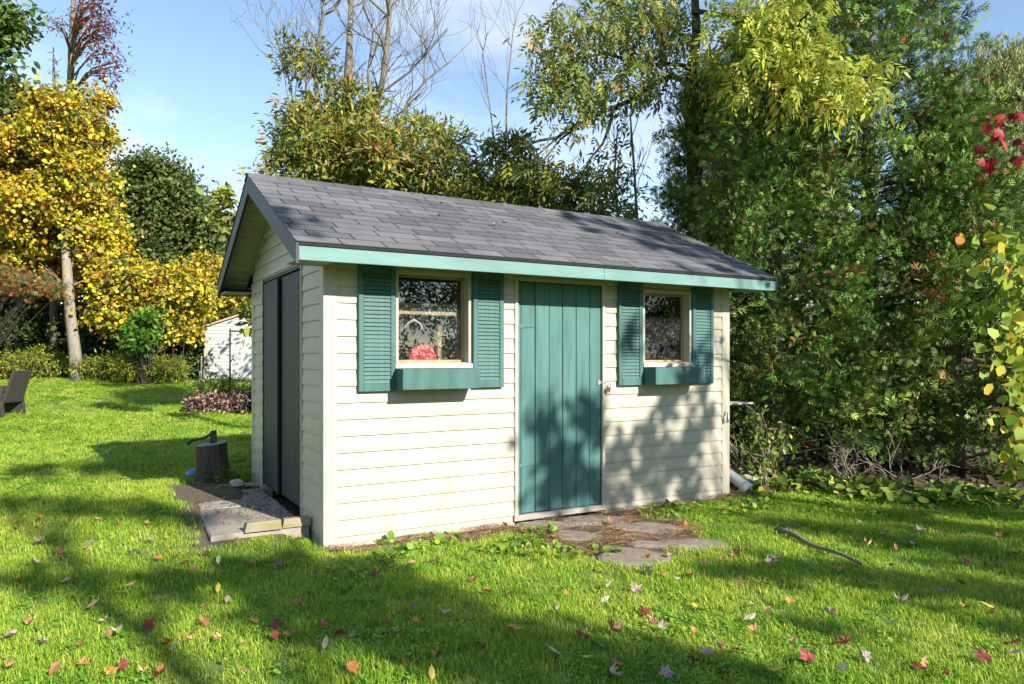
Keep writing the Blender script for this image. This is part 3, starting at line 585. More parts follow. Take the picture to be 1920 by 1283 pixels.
o = MB().box((3.10, .135, 1.3055), (3.60, .140, 1.80)).build('grey_sheet', GREYSHEET); tag(o, 'grey sheet filling the lower half of the window right of the door', 'sheet')
o = MB(); o.tube([(.02, 0, .30), (.012, 0, .16), (0, 0, .0)], .006, 6); o.tube([(0, -.002, .12), (-.012, -.002, .03), (-.03, -.002, .0), (-.035, -.002, .025)], [.008, .009, .008, .006], 6); o = o.build('red_hand_tool', REDP); o.location = (3.47, .122, 1.55); tag(o, 'red hooked hand tool against the grey sheet in the window', 'hand tool')
o = MB().cbox((LX + .019, .20, .925), (LX + .62, .50, .945), .003).build('side_shelf', GREYWOOD, shed); o['label'] = 'weathered shelf board sticking out from the side wall'
MB().tube([(LX + .03, .36, .72), (LX + .30, .36, .924)], .012, 6).build('shelf_bracket', STEEL, shed)
o = MB().lathe([(.035, .0), (.055, .01), (.062, .09), (.066, .095), (.066, .105)], 18).build('red_pot', REDP); o.location = (LX + .10, .31, .8195); tag(o, 'small red pot hung under the shelf on the side wall', 'pot')
o = MB().tube([(4.20, -.024, .88), (4.17, -.034, .80), (4.165, -.036, .76)], .008, 5).tube([(4.235, -.024, .87), (4.228, -.034, .80), (4.226, -.036, .765)], .007, 5).build('hook', STEEL, shed)

# ------------------------------------------------------------------ step, stump, axe
def slab(name, poly, z0, z1, mat, jit=.004, cham=.02):
    m = MB(); n = len(poly); c = np.mean(poly, 0); P = A(poly, float)
    V = [(x, y, z0) for x, y in P] + [(x, y, z1 - cham * .5) for x, y in P] + [(x + (c[0]-x)/np.hypot(c[0]-x, c[1]-y)*cham, y + (c[1]-y)/np.hypot(c[0]-x, c[1]-y)*cham, z1 + random.uniform(-jit, jit)) for x, y in P] + [(c[0], c[1], z1 + .002)]
    F = [tuple(range(n))[::-1]]
    for i in range(n):
        j = (i+1) % n; F += [(i, j, n+j, n+i), (n+i, n+j, 2*n+j, 2*n+i), (2*n+i, 2*n+j, 3*n)]
    return m.add(V, F).build(name, mat)
def rough_poly(pts, k=5, a=.012):
    out = []
    for p, q in zip(pts, pts[1:] + pts[:1]):
        for t in np.arange(k) / k: out.append((p[0] + (q[0]-p[0])*t + random.uniform(-a, a), p[1] + (q[1]-p[1])*t + random.uniform(-a, a)))
    return out
o = slab('concrete_slab', rough_poly([(-.77, .31), (-.04, .31), (-.04, 1.33), (-.72, 1.33)], 5, .005), -.02, .116, CONC, .003); tag(o, 'sunlit cracked concrete slab below the dark side door, behind the edging blocks', 'slab')
o = slab('concrete_slab', rough_poly([(-.715, 1.355), (-.04, 1.355), (-.04, 2.22), (-.66, 2.22)], 5, .005), -.02, .120, CONC, .003); tag(o, 'concrete slab of the side step lying toward the tree stump', 'slab')
def block(name, x0, x1, y0, y1, z0, z1, lab):
    m = MB(); c = .03; o = m.hexa([(x0, y0, z0), (x1, y0, z0), (x1, y1, z0), (x0, y1, z0), (x0 + .02, y0 + c, z1), (x1 - .004, y0 + c, z1), (x1 - .004, y1 - c, z1), (x0 + .02, y1 - c, z1)]).build(name, EDGEWOOD); tag(o, lab, 'edging block', 'edging blocks on the concrete step'); return o
block('edging_block', -.53, -.255, .285, .405, .118, .184, 'weathered edging block on the concrete step, its end in sunlight')
block('edging_block', -.25, -.028, .295, .415, .118, .180, 'shaded edging block butted against the siding beside the side door')
# litter on the step
n = 900; px = rng.uniform(-.72, -.02, n); py = rng.uniform(.5, 2.6, n); k = rng.random(n) < np.clip(.25 + (px + .7) * .9, 0, 1); px, py = px[k], py[k]
foliage('step_litter', None, DRY, np.stack([px, py, np.where(py < 2.2, .126, tz(px, py) + .004) + .006 * rng.random(len(px))], -1), .036, T_LANCE, [(.12, .095, .07), (.18, .14, .10), (.07, .06, .05), (.24, .20, .14)], [3, 2, 2, 1], droop=0, upw=3, kind='stuff')
sb = gz(401, 897)
stump = empty('tree_stump', (sb[0], sb[1], sb[2] - .03)); tag(stump, 'dark barked chopping stump with grey cut top beside the shed', 'stump')
V = []; F = []; n = 40; H = .40
ph = rng.random(n) * 6
for i, z in enumerate(np.linspace(0, H, 9)):
    t = z / H
    for k in range(n):
        g = 2*math.pi*k/n; r = .150 * (1 + .30 * (1 - t) ** 2.6) * (1 + .035 * math.sin(k * 2.4 + ph[k]) + .03 * math.sin(5 * g) * (1 - t) + .012 * random.uniform(-1, 1)); V.append((r * math.cos(g) - .02 * t, r * math.sin(g), z + (.018 * math.cos(g) if i == 8 else 0)))
for i in range(8):
    for k in range(n): F.append((i*n+k, i*n+(k+1) % n, (i+1)*n+(k+1) % n, (i+1)*n+k))
MB().add(V, F, False).build('bark', BARK, stump)
top = MB().add([(.945 * (v[0] + .02) - .02, v[1] * .945, v[2] + .003) for v in V[-n:]] + [v for v in V[-n:]] + [(-.02, 0, H + .004)], [(k, (k+1) % n, 2*n) for k in range(n)] + [(n+k, n+(k+1) % n, (k+1) % n, k) for k in range(n)]).build('cut_top', STUMPTOP, stump)
ax = empty('axe', (sb[0] - .005, sb[1], sb[2] + .365)); ax.rotation_euler = (0, 0, math.atan2(RT[1], RT[0])); tag(ax, 'black axe with its blade sunk in the stump top', 'axe')
MB().add([(-.030, -.013, .135), (.030, -.013, .150), (.034, -.012, .02), (.040, -.003, -.01), (-.036, -.003, -.01), (-.030, -.012, .03), (-.030, .013, .135), (.030, .013, .150), (.034, .012, .02), (.040, .003, -.01), (-.036, .003, -.01), (-.030, .012, .03)],
         [(0,1,2,5), (5,2,3,4), (11,8,7,6), (10,9,8,11), (6,7,1,0), (7,8,2,1), (8,9,3,2), (9,10,4,3), (10,11,5,4), (11,6,0,5)]).build('axe_head', BLACKIRON, ax)
MB().tube([(.02, 0, .118), (-.05, 0, .090), (-.10, 0, .062), (-.16, 0, .048), (-.22, 0, .036), (-.262, 0, .012), (-.272, 0, .004)], [.016, .016, .014, .013, .014, .019, .020], 8).build('axe_handle', BLACKIRON, ax)
bp_ = gz(362, 894); o = MB().lathe([(.005, 0), (.05, .004), (.068, .02), (.066, .04), (.045, .058), (.006, .064)], 20).build('blue_ball', BLUE); o.location = bp_ + A([0, 0, .012]); o.rotation_euler = (R(8), R(-16), 0); tag(o, 'flattened blue plastic ball on the ground beside the tree stump', 'ball')
bq = gz(443, 910); o = slab('field_stone', [(.075 * math.cos(t) * random.uniform(.8, 1.1), .05 * math.sin(t) * random.uniform(.8, 1.1)) for t in np.linspace(0, 6.28, 10)[:-1]], 0, .06, PINK, .008, .03); o.location = (bq[0], bq[1], bq[2] - .005); tag(o, 'small pale rough stone lying at the foot of the stump', 'stone')
o = MB().cbox((-.22, -.03, 0), (.22, .03, .03), .004).build('board_scrap', GREYWOOD); p = gz(470, 893); o.location = (-.20, 2.38, float(tz(-.20, 2.38)) + .0); o.rotation_euler = (0, 0, R(-8)); tag(o, 'scrap of grey board lying between stump and shed wall', 'board')

# flagstones at the door
FL = ['flagstone nearest the left jamb of the teal door', 'broad flagstone right under the teal door sill', 'flagstone at the far right edge of the paving toward the siding', 'dark flagstone in the middle of the paving by the door', 'large pale flagstone at the lawn edge of the door paving', 'small flagstone wedged between two pale ones at the door', 'pale flagstone at the outer right corner of the door paving']
for (s, p, lab) in zip(STONES, STP, FL):
    a0 = random.uniform(0, 6); pts = []
    for k in range(12):
        t = 2*math.pi*k/12; rr = 1 + .14*math.sin(2*t + a0) + .09*math.sin(3*t + 2*a0) + random.uniform(-.05, .05); u = s[1]*rr*math.cos(t); v = s[2]*1.25*rr*math.sin(t); pts.append((p[0] + u*RT[0] + v*FW[0], p[1] + u*RT[1] + v*FW[1]))
    pts = [(x, min(y, -.045)) for x, y in pts]
    zt = float(tz(*p)); o = slab('flagstone', pts, zt - .05, zt + .010 + random.uniform(-.004, .005), STONE, .007, .03); tag(o, lab, 'stone', 'flagstones in front of the door')
# pine needles and mulch around stones and wall
n = 60000; qx = rng.uniform(-.1, 4.6, n); qy = rng.uniform(-1.75, .0, n); k = soil_mask(qx, qy) * (.55 + .45 * np.sin(qx * 9 + 2 * np.cos(qy * 7))) > rng.random(n) * 1.15; qx, qy = qx[k], qy[k]
keep = np.ones(len(qx), bool)
for s, p in zip(STONES, STP):
    dx, dy = qx - p[0], qy - p[1]; u = dx*RT[0] + dy*RT[1]; v = dx*FW[0] + dy*FW[1]; keep &= (np.hypot(u / s[1], v / (s[2]*1.25)) > .92) | (rng.random(len(qx)) < .10)
qx, qy = qx[keep], qy[keep]; n = len(qx); X = rng.standard_normal((n, 3)) * A([1, 1, .12]); NN = rng.standard_normal((n, 3)) * .5 + A([0, 0, 1.])
V, F = scatter(A([(-.5, -.010, 0), (.5, -.010, .0), (.5, .010, 0), (-.5, .010, 0)]), A([(0,1,2,3)]), np.stack([qx, qy, tz(qx, qy) + .008 + .022 * rng.random(n)], -1), X, NN, .05 + .07 * rng.random(n))
o = link('pine_needles', npmesh('pine_needles', V, F, np.repeat(pal(n, [(.36, .19, .085), (.48, .29, .15), (.22, .12, .06), (.58, .42, .26), (.10, .06, .035)], [4, 3, 3, 2, 3]), 4, axis=0)), DRY); tag(o, kind='stuff')
# stick on the lawn
p0, p1 = gz(1458, 1002), gz(1616, 1066); m = MB(); pts = [p0 + (p1 - p0) * t + A([.02*math.sin(9*t), .015*math.cos(7*t), .035 + .008*math.sin(11*t)]) for t in np.linspace(0, 1, 12)]
m.tube(pts, [.022 - .010*t for t in np.linspace(0, 1, 12)], 8, jit=.25); m = m.build('fallen_branch', BARK_GREY); tag(m, 'bare fallen branch lying on the grass right of the flagstones', 'branch')

# oddments beside the right wall
pp = empty('drain_pipe', (4.36, -.02, 0)); tag(pp, 'white plastic drain pipe slanting to the ground by the right corner post', 'pipe')
MB().tube([(-.02, .34, .32), (.02, .10, .19), (.06, -.02, .11), (.075, -.06, .08)], [.058, .06, .062, .066], 14).build('pipe_body', WHITEP, pp); MB().tube([(.066, -.035, .098), (.085, -.09, .058)], [.071, .071], 14).build('pipe_socket', WHITEP, pp)
o = MB().cbox((-.14, -.10, 0), (.14, .10, .018), .003).build('pale_board', WHITEP); o.location = (4.86, .22, .085); o.rotation_euler = (R(14), R(4), R(20)); tag(o, 'pale flat board lying by the drain pipe and twiggy shrub', 'board')
o = MB().cbox((-.05, -.012, 0), (.05, .012, .62), .003).build('leaning_plank', BROWNWOOD); o.location = (4.40, .42, .0); o.rotation_euler = (R(-6), R(-7), R(20)); tag(o, 'brown plank leaning on the side wall under the shelf', 'plank')
o = MB().cbox((-.02, -.28, 0), (.16, .02, .018), .003).build('stacked_board', GREYWOOD); o.location = (4.38, .62, .42); o.rotation_euler = (R(4), R(6), 0); MB().tube([(.05, -.25, -.42), (.05, -.25, .0)], .02, 6).tube([(.08, .0, -.42), (.08, .0, .0)], .02, 6).build('leg', GREYWOOD, o); tag(o, 'low grey bench board standing against the side wall', 'bench')

# wicker chair
cp = onlot(8, 14.6); ch = empty('wicker_chair', cp, math.atan2(RT[1], RT[0])); tag(ch, 'dark brown wicker armchair standing on the lawn', 'chair')
m = MB(); m.hexa([(.14, -.27, .30), (.19, -.27, .28), (.19, .27, .28), (.14, .27, .30), (.33, -.26, .90), (.385, -.26, .89), (.385, .26, .89), (.33, .26, .90)]).build('backrest', WICKER, ch)
MB().cbox((-.36, -.28, .26), (.18, .28, .37), .02).build('seat', WICKER, ch)
for y in (-.31, .31):
    MB().hexa([(-.36, y - .03, .06), (.10, y - .03, .06), (.10, y + .03, .06), (-.36, y + .03, .06), (-.36, y - .03, .58), (.22, y - .03, .60), (.22, y + .03, .60), (-.36, y + .03, .58)]).build('side_panel', WICKER, ch)
    for x in (-.33, .06): MB().cbox((x - .025, y - .025, 0), (x + .025, y + .025, .08), .004).build('leg', WICKER, ch)
    MB().hexa([(.17, y - .025, 0), (.215, y - .025, 0), (.215, y + .025, 0), (.17, y + .025, 0), (.13, y - .025, .34), (.18, y - .025, .34), (.18, y + .025, .34), (.13, y + .025, .34)]).build('leg', WICKER, ch)
MB().cbox((-.30, -.24, .375), (.15, .24, .44), .02).build('cushion', REDP, ch)

# far white shed
ws = onlot(386, 24.0); yaw = math.atan2(RT[1], RT[0]) + R(6); sh2 = empty('white_shed', ws, yaw); tag(sh2, 'white sided outbuilding half hidden behind the cream shed', 'shed')
hw_, ev, rg = 1.55, 1.72, 2.25; m = MB(); k = 0; z = 0.0
def half(z): return hw_ if z <= ev else hw_ * max(0, (rg - z) / (rg - ev))
while z < rg - .02:
    z2 = min(z + .115, rg); h0, h1 = half(z), half(z2); m.add([(hw_ - h0, -.016, z), (hw_ + h0, -.016, z), (hw_ + h1, 0, z2), (hw_ - h1, 0, z2), (hw_ - h0, 0, z), (hw_ + h0, 0, z)], [(0,1,2,3), (4,5,1,0)]); z = z2
m.build('gable_wall', WHITEWALL, sh2)
b = MB(); b.box((.0, .001, 0), (2*hw_, 2.6, ev)); b.build('side_walls', TAN, sh2)
for sg in (-1, 1):
    xe = hw_ + sg * (hw_ + .12); ze = ev - .12 * (rg - ev) / hw_
    MB().hexa([(xe, -.09, ze), (hw_, -.09, rg), (hw_, 2.7, rg), (xe, 2.7, ze), (xe, -.09, ze + .05), (hw_, -.09, rg + .05), (hw_, 2.7, rg + .05), (xe, 2.7, ze + .05)]).build('roof_slope', TAN, sh2)
MB().box((-.05, -.03, 0), (.02, .02, ev - .05)).build('corner_trim', TAN, sh2)
dr = MB().box((.80, -.035, .05), (1.95, -.017, 1.62)).build('door', WHITEWALL, sh2); MB().box((.80, -.041, 1.55), (1.95, -.036, 1.60)).build('door_rail', BARK_DARK, dr); MB().box((.77, -.05, .0), (.80, -.017, 1.66)).build('door_edge', BARK_DARK, dr)
p = onlot(431, 16.6); m = MB(); m.tube([p + A([0, 0, -.05]), p + A([0, 0, .95]), p + A([.02, 0, 1.05]), p + A([.07, 0, 1.10]), p + A([.11, 0, 1.05])], .014, 6); o = m.build('garden_stake', BLACKIRON); tag(o, 'thin black iron garden stake before the white outbuilding', 'stake')
for i, (px, h) in enumerate(((377, .95), (374, .55), (382, .62))):
    p = onlot(px, 19.5); m = MB().tube([p + A([0, 0, -.05]), p + A([.01, 0, h])], .022, 6).tube([p + A([0.01, 0, h]), p + A([.012, 0, h + .03])], .028, 6); o = m.build('garden_post', GREYWOOD); tag(o, ['tall thin grey post at the corner of the white outbuilding', 'short grey post left of the white outbuilding', 'medium grey post close to the white outbuilding wall'][i], 'post', 'posts by the white outbuilding')

# brush pile: many sticks and dead leaves
pc = onlot(432, 15.6); pile = empty('brush_pile', pc); tag(pile, 'heap of dead leaves and sticks on the lawn behind the shed', 'brush pile')
m = MB()
for k in range(90):
    a_ = rng.uniform(-.8, 1.3); b_ = rng.uniform(-.4, .5); q = A([a_, b_, .30 * (1 - (a_ - .2) ** 2 / 1.4) * rng.uniform(.2, 1)]); q = q[0]*RT + q[1]*FW + A([0, 0, max(.02, q[2])]); dv = rand_dir(1)[0] * A([1, 1, .25]) * rng.uniform(.15, .4); m.tube([q - dv, q + .1*rand_dir(1)[0], q + dv], rng.uniform(.008, .022), 4)
m.build('sticks', BARK_DARK, pile)
ee = [(.1*RT*k + A([0, 0, .08]), (.45, .35, .30)) for k in (-4, 1, 6, 11)]
P, O, ix = clumps(ee, 220, 26, .16, .6); P[:, 2] = np.abs(P[:, 2]); foliage('dead_leaves', pile, DRY, P, .08, T_OVAL, [(.24, .15, .11), (.15, .09, .07), (.34, .23, .17), (.09, .055, .045), (.30, .17, .15)], [3, 3, 2, 2, 1], O, .2)

# ------------------------------------------------------------------ trees and shrubs
def ell(px, py, dep, rx, ry, rd=None):
    k = dep / FPX; rx *= k; ry *= k; rd = rx if rd is None else rd
    return (at(px, py, dep), (rx * abs(RT[0]) + rd * abs(FW[0]) * .6, rx * abs(RT[1]) + rd * abs(FW[1]) * .6, ry))
CEDC = [(.092, .172, .030), (.132, .222, .039), (.205, .295, .054), (.050, .100, .019), (.20, .10, .04), (.26, .07, .03)]
def cedar(px, dep, H, Rr, ncl, label, skirt=.10, lean=0):
    b = onlot(px, dep); t_ = empty('cedar_tree', b); tag(t_, label, 'cedar tree', 'cedar trees right of the shed')
    m = MB(); m.tube([(0, 0, -.05), (.03, .02, H*.3), (lean*.5, 0, H*.65), (lean, 0, H*.97)], [.13, .10, .06, .012], 8)
    t = rng.random(ncl) ** .85 * (1 - skirt) + skirt; g = rng.uniform(0, 2*math.pi, ncl)
    prof = Rr * np.clip(1.06 - t, .02, 1) ** .62 * np.clip(.55 + 1.6 * t, 0, 1) * (1 + .16 * np.sin(3*g + 5*t) + .10 * np.sin(7*g - 9*t))
    rr = prof * np.where(rng.random(ncl) < .3, .2 + .4*rng.random(ncl), .58 + .42 * rng.random(ncl) ** .5); C0 = np.stack([rr*np.cos(g) + lean*t, rr*np.sin(g), t*H], -1)
    outd = np.stack([np.cos(g), np.sin(g), np.full(ncl, .35) + .5*t], -1); outd = unit(outd + .35*rng.standard_normal((ncl, 3)))
    for k in range(0, ncl, 5):
        q = C0[k]; m.tube([(lean*t[k], 0, max(.1, q[2] - .25)), q * A([.5, .5, 1]) + A([lean*t[k]*.5, 0, -.12]), q], [.022, .014, .006], 4, cap=False)
    m.build('trunk', BARK_GREY, t_)
    per = 47; ix = np.repeat(np.arange(ncl), per); L = (.38 + .40*rng.random(ncl))[ix] * (1.0 if H > 5 else .85); s = rng.random(len(ix)); wid = .125 * (1 - .55*s)
    P = C0[ix] + outd[ix] * ((s - .35) * L)[:, None] + rng.standard_normal((len(ix), 3)) * wid[:, None] * A([1, 1, .75]); P[:, 2] = np.maximum(P[:, 2], .06)
    X = outd[ix] + .52*rng.standard_normal((len(ix), 3)) + A([0, 0, -.12]); NN = rng.standard_normal((len(ix), 3)) + .5*SUN
    V, F = scatter(T_SPRAY[0], T_SPRAY[1], P, X, NN, .085 * np.exp(.38*rng.standard_normal(len(ix))).clip(.45, 2.2))
    col = cpal(ix, CEDC, [6, 7, 5, 5, .8, .5], .6, .22) * (np.clip(1 + .22*rng.standard_normal(ncl), .5, 1.5)[ix])[:, None]
    link('crown', npmesh('crown', V, F, np.repeat(col, len(T_SPRAY[0]), axis=0)), CEDAR, t_)
cedar(1628, 10.0, 9.8, 1.74, 1500, 'tallest cedar, broad and dense, rising right of the shed', .05)
cedar(1455, 9.6, 5.6, 1.45, 800, 'mid height cedar standing between shed corner and tallest cedar', .05)
cedar(1340, 11.6, 5.8, 1.25, 560, 'dark slender cedar behind the right end of the shed roof', .10)
cedar(1790, 9.4, 4.6, 1.25, 560, 'low spreading cedar beside the yellow grape vine', .02)

def tree(name, label, cat, base, path, rads, ells, ncl, per, clr, size, templ, cols, wts, bark=BARK_GREY, mat=LEAF, group=None, limbs=10, mix=.6, shell=.45, droop=.3, twr=.02, upw=.5, extra=None):
    t_ = empty(name, base); b = A(base); tag(t_, label, cat, group)
    m = MB(); pts = [A(p) - b for p in path]; m.tube(pts, rads, 9)
    P, O, ix = clumps(satellites([(A(c) - b, A(r) * .93) for c, r in ells]), ncl, per, clr, shell); cen = [P[ix == k].mean(0) for k in range(0, ix.max() + 1, max(1, (ix.max() + 1) // max(1, limbs)))]
    for c in cen:
        j = min(range(len(pts)), key=lambda i: np.linalg.norm(pts[i] - c) + (2 if pts[i][2] > c[2] else 0)); q = pts[j]; mid = (q + c) / 2 + A([0, 0, .12*np.linalg.norm(c - q)])
        m.tube([q, mid, c], [twr * 1.4, twr, twr * .4], 5, cap=False)
    if extra: extra(m, b)
    m.build('trunk', bark, t_)
    foliage('crown', t_, mat, P, size, templ, cols, wts, O, droop, upw=upw, clcol=cpal(ix, cols, wts, mix))
    return t_
def upto(base, *pts): return [A(base) - A([0, 0, .1])] + [A(p) for p in pts]

# walnut-leaved tree whose limbs reach over the roof
b = onlot(1312, 12.4); tr_ = empty('walnut_tree', b); tag(tr_, 'long leaved tree with dark trunk whose limbs hang over the shed roof', 'tree')
m = MB(); bb = A(b); q = lambda px, py, d: at(px, py, d) - bb
m.tube([(0, 0, -.1), q(1306, 420, 12.4), q(1298, 240, 12.3), q(1294, 165, 12.2), q(1300, 110, 12.1), q(1306, 60, 12), q(1300, -60, 11.8)], [.15, .14, .12, .105, .085, .075, .05], 9)
limbs = [([(1295,170,12.2),(1280,150,12.1),(1258,143,12),(1225,158,11.8),(1180,190,11.6),(1120,214,11.4),(1066,243,11.2),(1045,258,11.1),(1010,264,11),(980,276,10.9)], .055),
         ([(1297,140,12.1),(1282,123,12),(1255,120,11.9),(1200,122,11.6),(1140,100,11.4),(1080,110,11.2),(1020,130,11)], .04),
         ([(1150,203,11.5),(1142,240,11.5),(1130,270,11.4),(1105,300,11.4),(1090,330,11.3)], .028), ([(1090,232,11.3),(1050,262,11.2),(1020,300,11.1),(985,330,11)], .02), ([(1045,258,11.1),(1010,290,11.1),(985,310,11)], .016),
         ([(1302,90,12),(1260,50,11.8),(1200,20,11.5),(1130,0,11.3),(1090,-20,11.2)], .04), ([(1300,20,11.9),(1360,30,11),(1420,60,10),(1480,95,9),(1540,130,8.4),(1600,140,8.1),(1650,150,7.9)], .045), ([(1420,60,10),(1440,120,9.4),(1470,170,8.9)], .022), ([(1480,95,9),(1500,40,8.7),(1530,10,8.5)], .02)]
for pts, r0 in limbs: m.tube([q(*p) for p in pts], [max(.005, r0 * (1 - .8 * i / len(pts))) for i in range(len(pts))], 6, cap=False)
m.build('trunk', BARK_DARK, tr_)
def cl(lst):
    P = []
    for (px, py, d, rx, ry, n) in lst:
        a = rng.uniform(0, 6.283, n); s = np.sqrt(rng.random(n)); 
        for i in range(n): P.append(at(px + rx*s[i]*math.cos(a[i]), py + ry*s[i]*math.sin(a[i]), d + rng.uniform(-.7, .7)))
    return A(P) - bb
P = cl([(1150,105,11.4,120,75,190),(1050,80,11.2,60,55,60),(1070,150,11.2,65,45,60),(1240,50,11.6,70,60,90),(1015,170,11,30,45,22),(1125,195,11.4,70,30,40),(1170,15,11.4,105,40,90),(1085,300,11.3,60,40,10),(1130,375,11.4,60,35,14),(1185,270,11.6,35,40,6),(1260,215,12,40,60,12),(1010,290,11,50,25,7),(1040,245,11.1,60,15,9)])
foliage('crown', tr_, LEAF, np.repeat(P, 2, 0) + .14*rng.standard_normal((2*len(P), 3)), .28, T_COMP, [(.15, .205, .034), (.10, .150, .026), (.23, .27, .045), (.36, .33, .055), (.36, .22, .06)], [5, 3, 4, 2.5, .8], None, .6, upw=1.0)
P = cl([(1395,70,9.6,75,75,90),(1450,150,8.9,95,55,90),(1510,120,8.6,75,60,66),(1350,130,10.2,50,70,44),(1620,150,8.0,45,35,34),(1560,160,8.3,40,40,26),(1470,30,9,70,45,90),(1420,10,9.6,80,40,60)])
foliage('crown', tr_, LEAF, np.repeat(P, 2, 0) + .12*rng.standard_normal((2*len(P), 3)), .26, T_COMP, [(.32, .37, .045), (.42, .43, .05), (.23, .29, .035), (.48, .41, .055), (.42, .26, .06)], [5, 4, 3, 2, .4], None, .55, upw=1.0)

# thicket behind the shed
OLIVE = [(.20, .235, .042), (.28, .29, .055), (.13, .165, .03), (.34, .25, .06), (.38, .18, .055), (.46, .36, .06)]
def bare(stems, dep, lev=2, twr=.012):
    def f(m, b):
        for (pts, r0) in stems:
            pp_ = [at(px, py, dep) - b for px, py in pts]; base = A([pp_[0][0], pp_[0][1], 0]); full = [base * A([.6, .6, 1])] + pp_
            m.tube(full, [r0 * (1 - .75 * i / len(full)) for i in range(len(full))], 7, cap=False)
            for k in range(11):
                i = random.randint(1, len(full) - 2); u = random.random(); s = full[i] * (1-u) + full[i+1] * u; d_ = rand_dir(1)[0] * A([1, 1, .35]) + A([0, 0, .75]); tips = []
                grow(m, s, d_, random.uniform(.8, 1.7), r0 * .32, lev, tips, .3, (2, 4), .25, 5, .6, .0035)
    return f
b = onlot(610, 13.2)
tree('ash_tree', 'olive leaved tree with bare grey upper stems behind the shed ridge', 'tree', b, upto(b, at(640, 300, 13.2), at(650, 180, 13.2), at(655, 90, 13.2), at(660, -40, 13.2)), [.14, .11, .08, .06, .03],
     [ell(600,275,13,85,80), ell(690,305,12.6,100,75), ell(555,345,12.6,60,55), ell(640,215,13,75,55), ell(575,110,13.2,34,40)], 300, 46, .27, .135, T_LANCE, OLIVE, [6, 4, 4, 2, 1.2, .5], BARK_GREY, LEAF, None, 14,
     extra=bare([([(600,260),(590,120),(606,30),(600,-40)], .06), ([(690,270),(718,150),(728,60),(735,-40)], .08), ([(640,250),(660,120),(655,30),(668,-30)], .045), ([(740,250),(765,190),(800,150),(845,115)], .03), ([(560,250),(545,160),(520,80)], .025), ([(700,260),(690,140),(700,60),(760,-20)], .035)], 13.2))
b = onlot(800, 12.8)
tree('ash_tree', 'rounded olive tree crossed by a thick slanting limb behind the roof', 'tree', b, upto(b, at(850, 400, 12.6), at(815, 345, 12.3), at(775, 305, 12.2), at(748, 287, 12.2)), [.10, .075, .06, .05, .03],
     [ell(785,275,13,65,55), ell(820,335,12.8,75,55), ell(760,350,12.9,80,50)], 170, 46, .26, .135, T_LANCE, OLIVE, [6, 5, 4, 1.5, .6, .4], BARK_GREY, LEAF, None, 8)
b = onlot(980, 12.6)
tree('ash_tree', 'low dark olive tree showing over the middle of the roof ridge', 'tree', b, upto(b, at(980, 420, 12.6), at(960, 350, 12.6), at(950, 300, 12.6)), [.10, .08, .05, .02],
     [ell(930,345,12.6,75,55), ell(1010,365,12.4,75,45), ell(890,375,12.6,50,40), ell(960,290,12.8,40,30)], 170, 46, .26, .135, T_LANCE, OLIVE, [5, 4, 4, 1, .4, .2], BARK_GREY, LEAF, None, 8)
b = onlot(1120, 12.9)
tree('ash_tree', 'thin leaved sapling in the gap above the right half of the roof', 'tree', b, upto(b, at(1115, 420, 12.9), at(1110, 370, 12.9), at(1100, 330, 12.9)), [.05, .04, .03, .012],
     [ell(1090,385,12.8,65,40), ell(1150,390,12.8,50,40), ell(1110,340,12.8,50,30)], 70, 26, .26, .14, T_LANCE, OLIVE, [4, 3, 5, .6, .2, .2], BARK_GREY, LEAF, None, 8)
b = onlot(500, 12.2)
tree('ash_tree', 'leafy sapling peeking out left of the gable peak', 'tree', b, upto(b, at(496, 560, 12.2), at(478, 440, 12.2), at(440, 380, 12.2)), [.05, .035, .025, .01], [ell(425,395,12.2,26,42), ell(445,450,12.2,18,40), ell(480,600,12.2,22,45)], 40, 20, .20, .13, T_OVAL, OLIVE, [5, 5, 4, 1, .3, .3], BARK_GREY, LEAF, None, 6)
def sapling(stems, dep, label, r=.022):
    b = onlot(stems[0][0][0], dep); m = MB(); bb = A(b)
    for pts in stems:
        pp_ = [at(px, py, dep) - bb for px, py in pts]; full = [A([pp_[0][0]*.3, pp_[0][1]*.3, -.1])] + pp_
        m.tube(full, [max(.004, r * (1 - .85*i/len(full))) for i in range(len(full))], 6, cap=False)
        for k in range(9):
            i = random.randint(1, len(full)-2); u = random.random(); s = full[i]*(1-u) + full[i+1]*u; grow(m, s, rand_dir(1)[0]*A([.8,.8,.2]) + A([0,0,1.1]), random.uniform(.5, 1.1), r*.3, 1, [], .25, (2, 3), .3, 4, .6, .003)
    o = m.build('bare_sapling', BARK_GREY); o.location = b; tag(o, label, 'sapling'); return o
sapling([[(940,420),(925,250),(905,100),(915,60)], [(948,400),(950,180),(962,60),(972,20)]], 13.4, 'thin bare twin stemmed sapling above the middle of the ridge')
sapling([[(1160,420),(1152,330),(1158,240)], [(1195,420),(1190,330),(1182,220),(1200,170)]], 13.4, 'pale bare sapling in the gap beside the dark cedar', .035)

b = A([4.3, 13.6, float(tz(4.3, 13.6))])  # unseen tree, added so its leaves dapple the white outbuilding's wall
tree('added_dapple_tree', 'unseen small tree added behind the cream shed to dapple the white outbuilding', 'tree', b, upto(b, b + A([0, 0, 1.2]), b + A([.05, 0, 2.6]), b + A([-.1, 0, 3.8])), [.12, .10, .07, .02], [(b + A([-.4, 0, 4.2]), (1.1, 1.1, .8)), (b + A([.5, .3, 3.6]), (.9, 1., .7)), (b + A([-.6, .4, 3.2]), (.7, .8, .5))], 60, 14, .30, .13, T_OVAL, OLIVE, [4, 3, 3, 1, .3, .2])
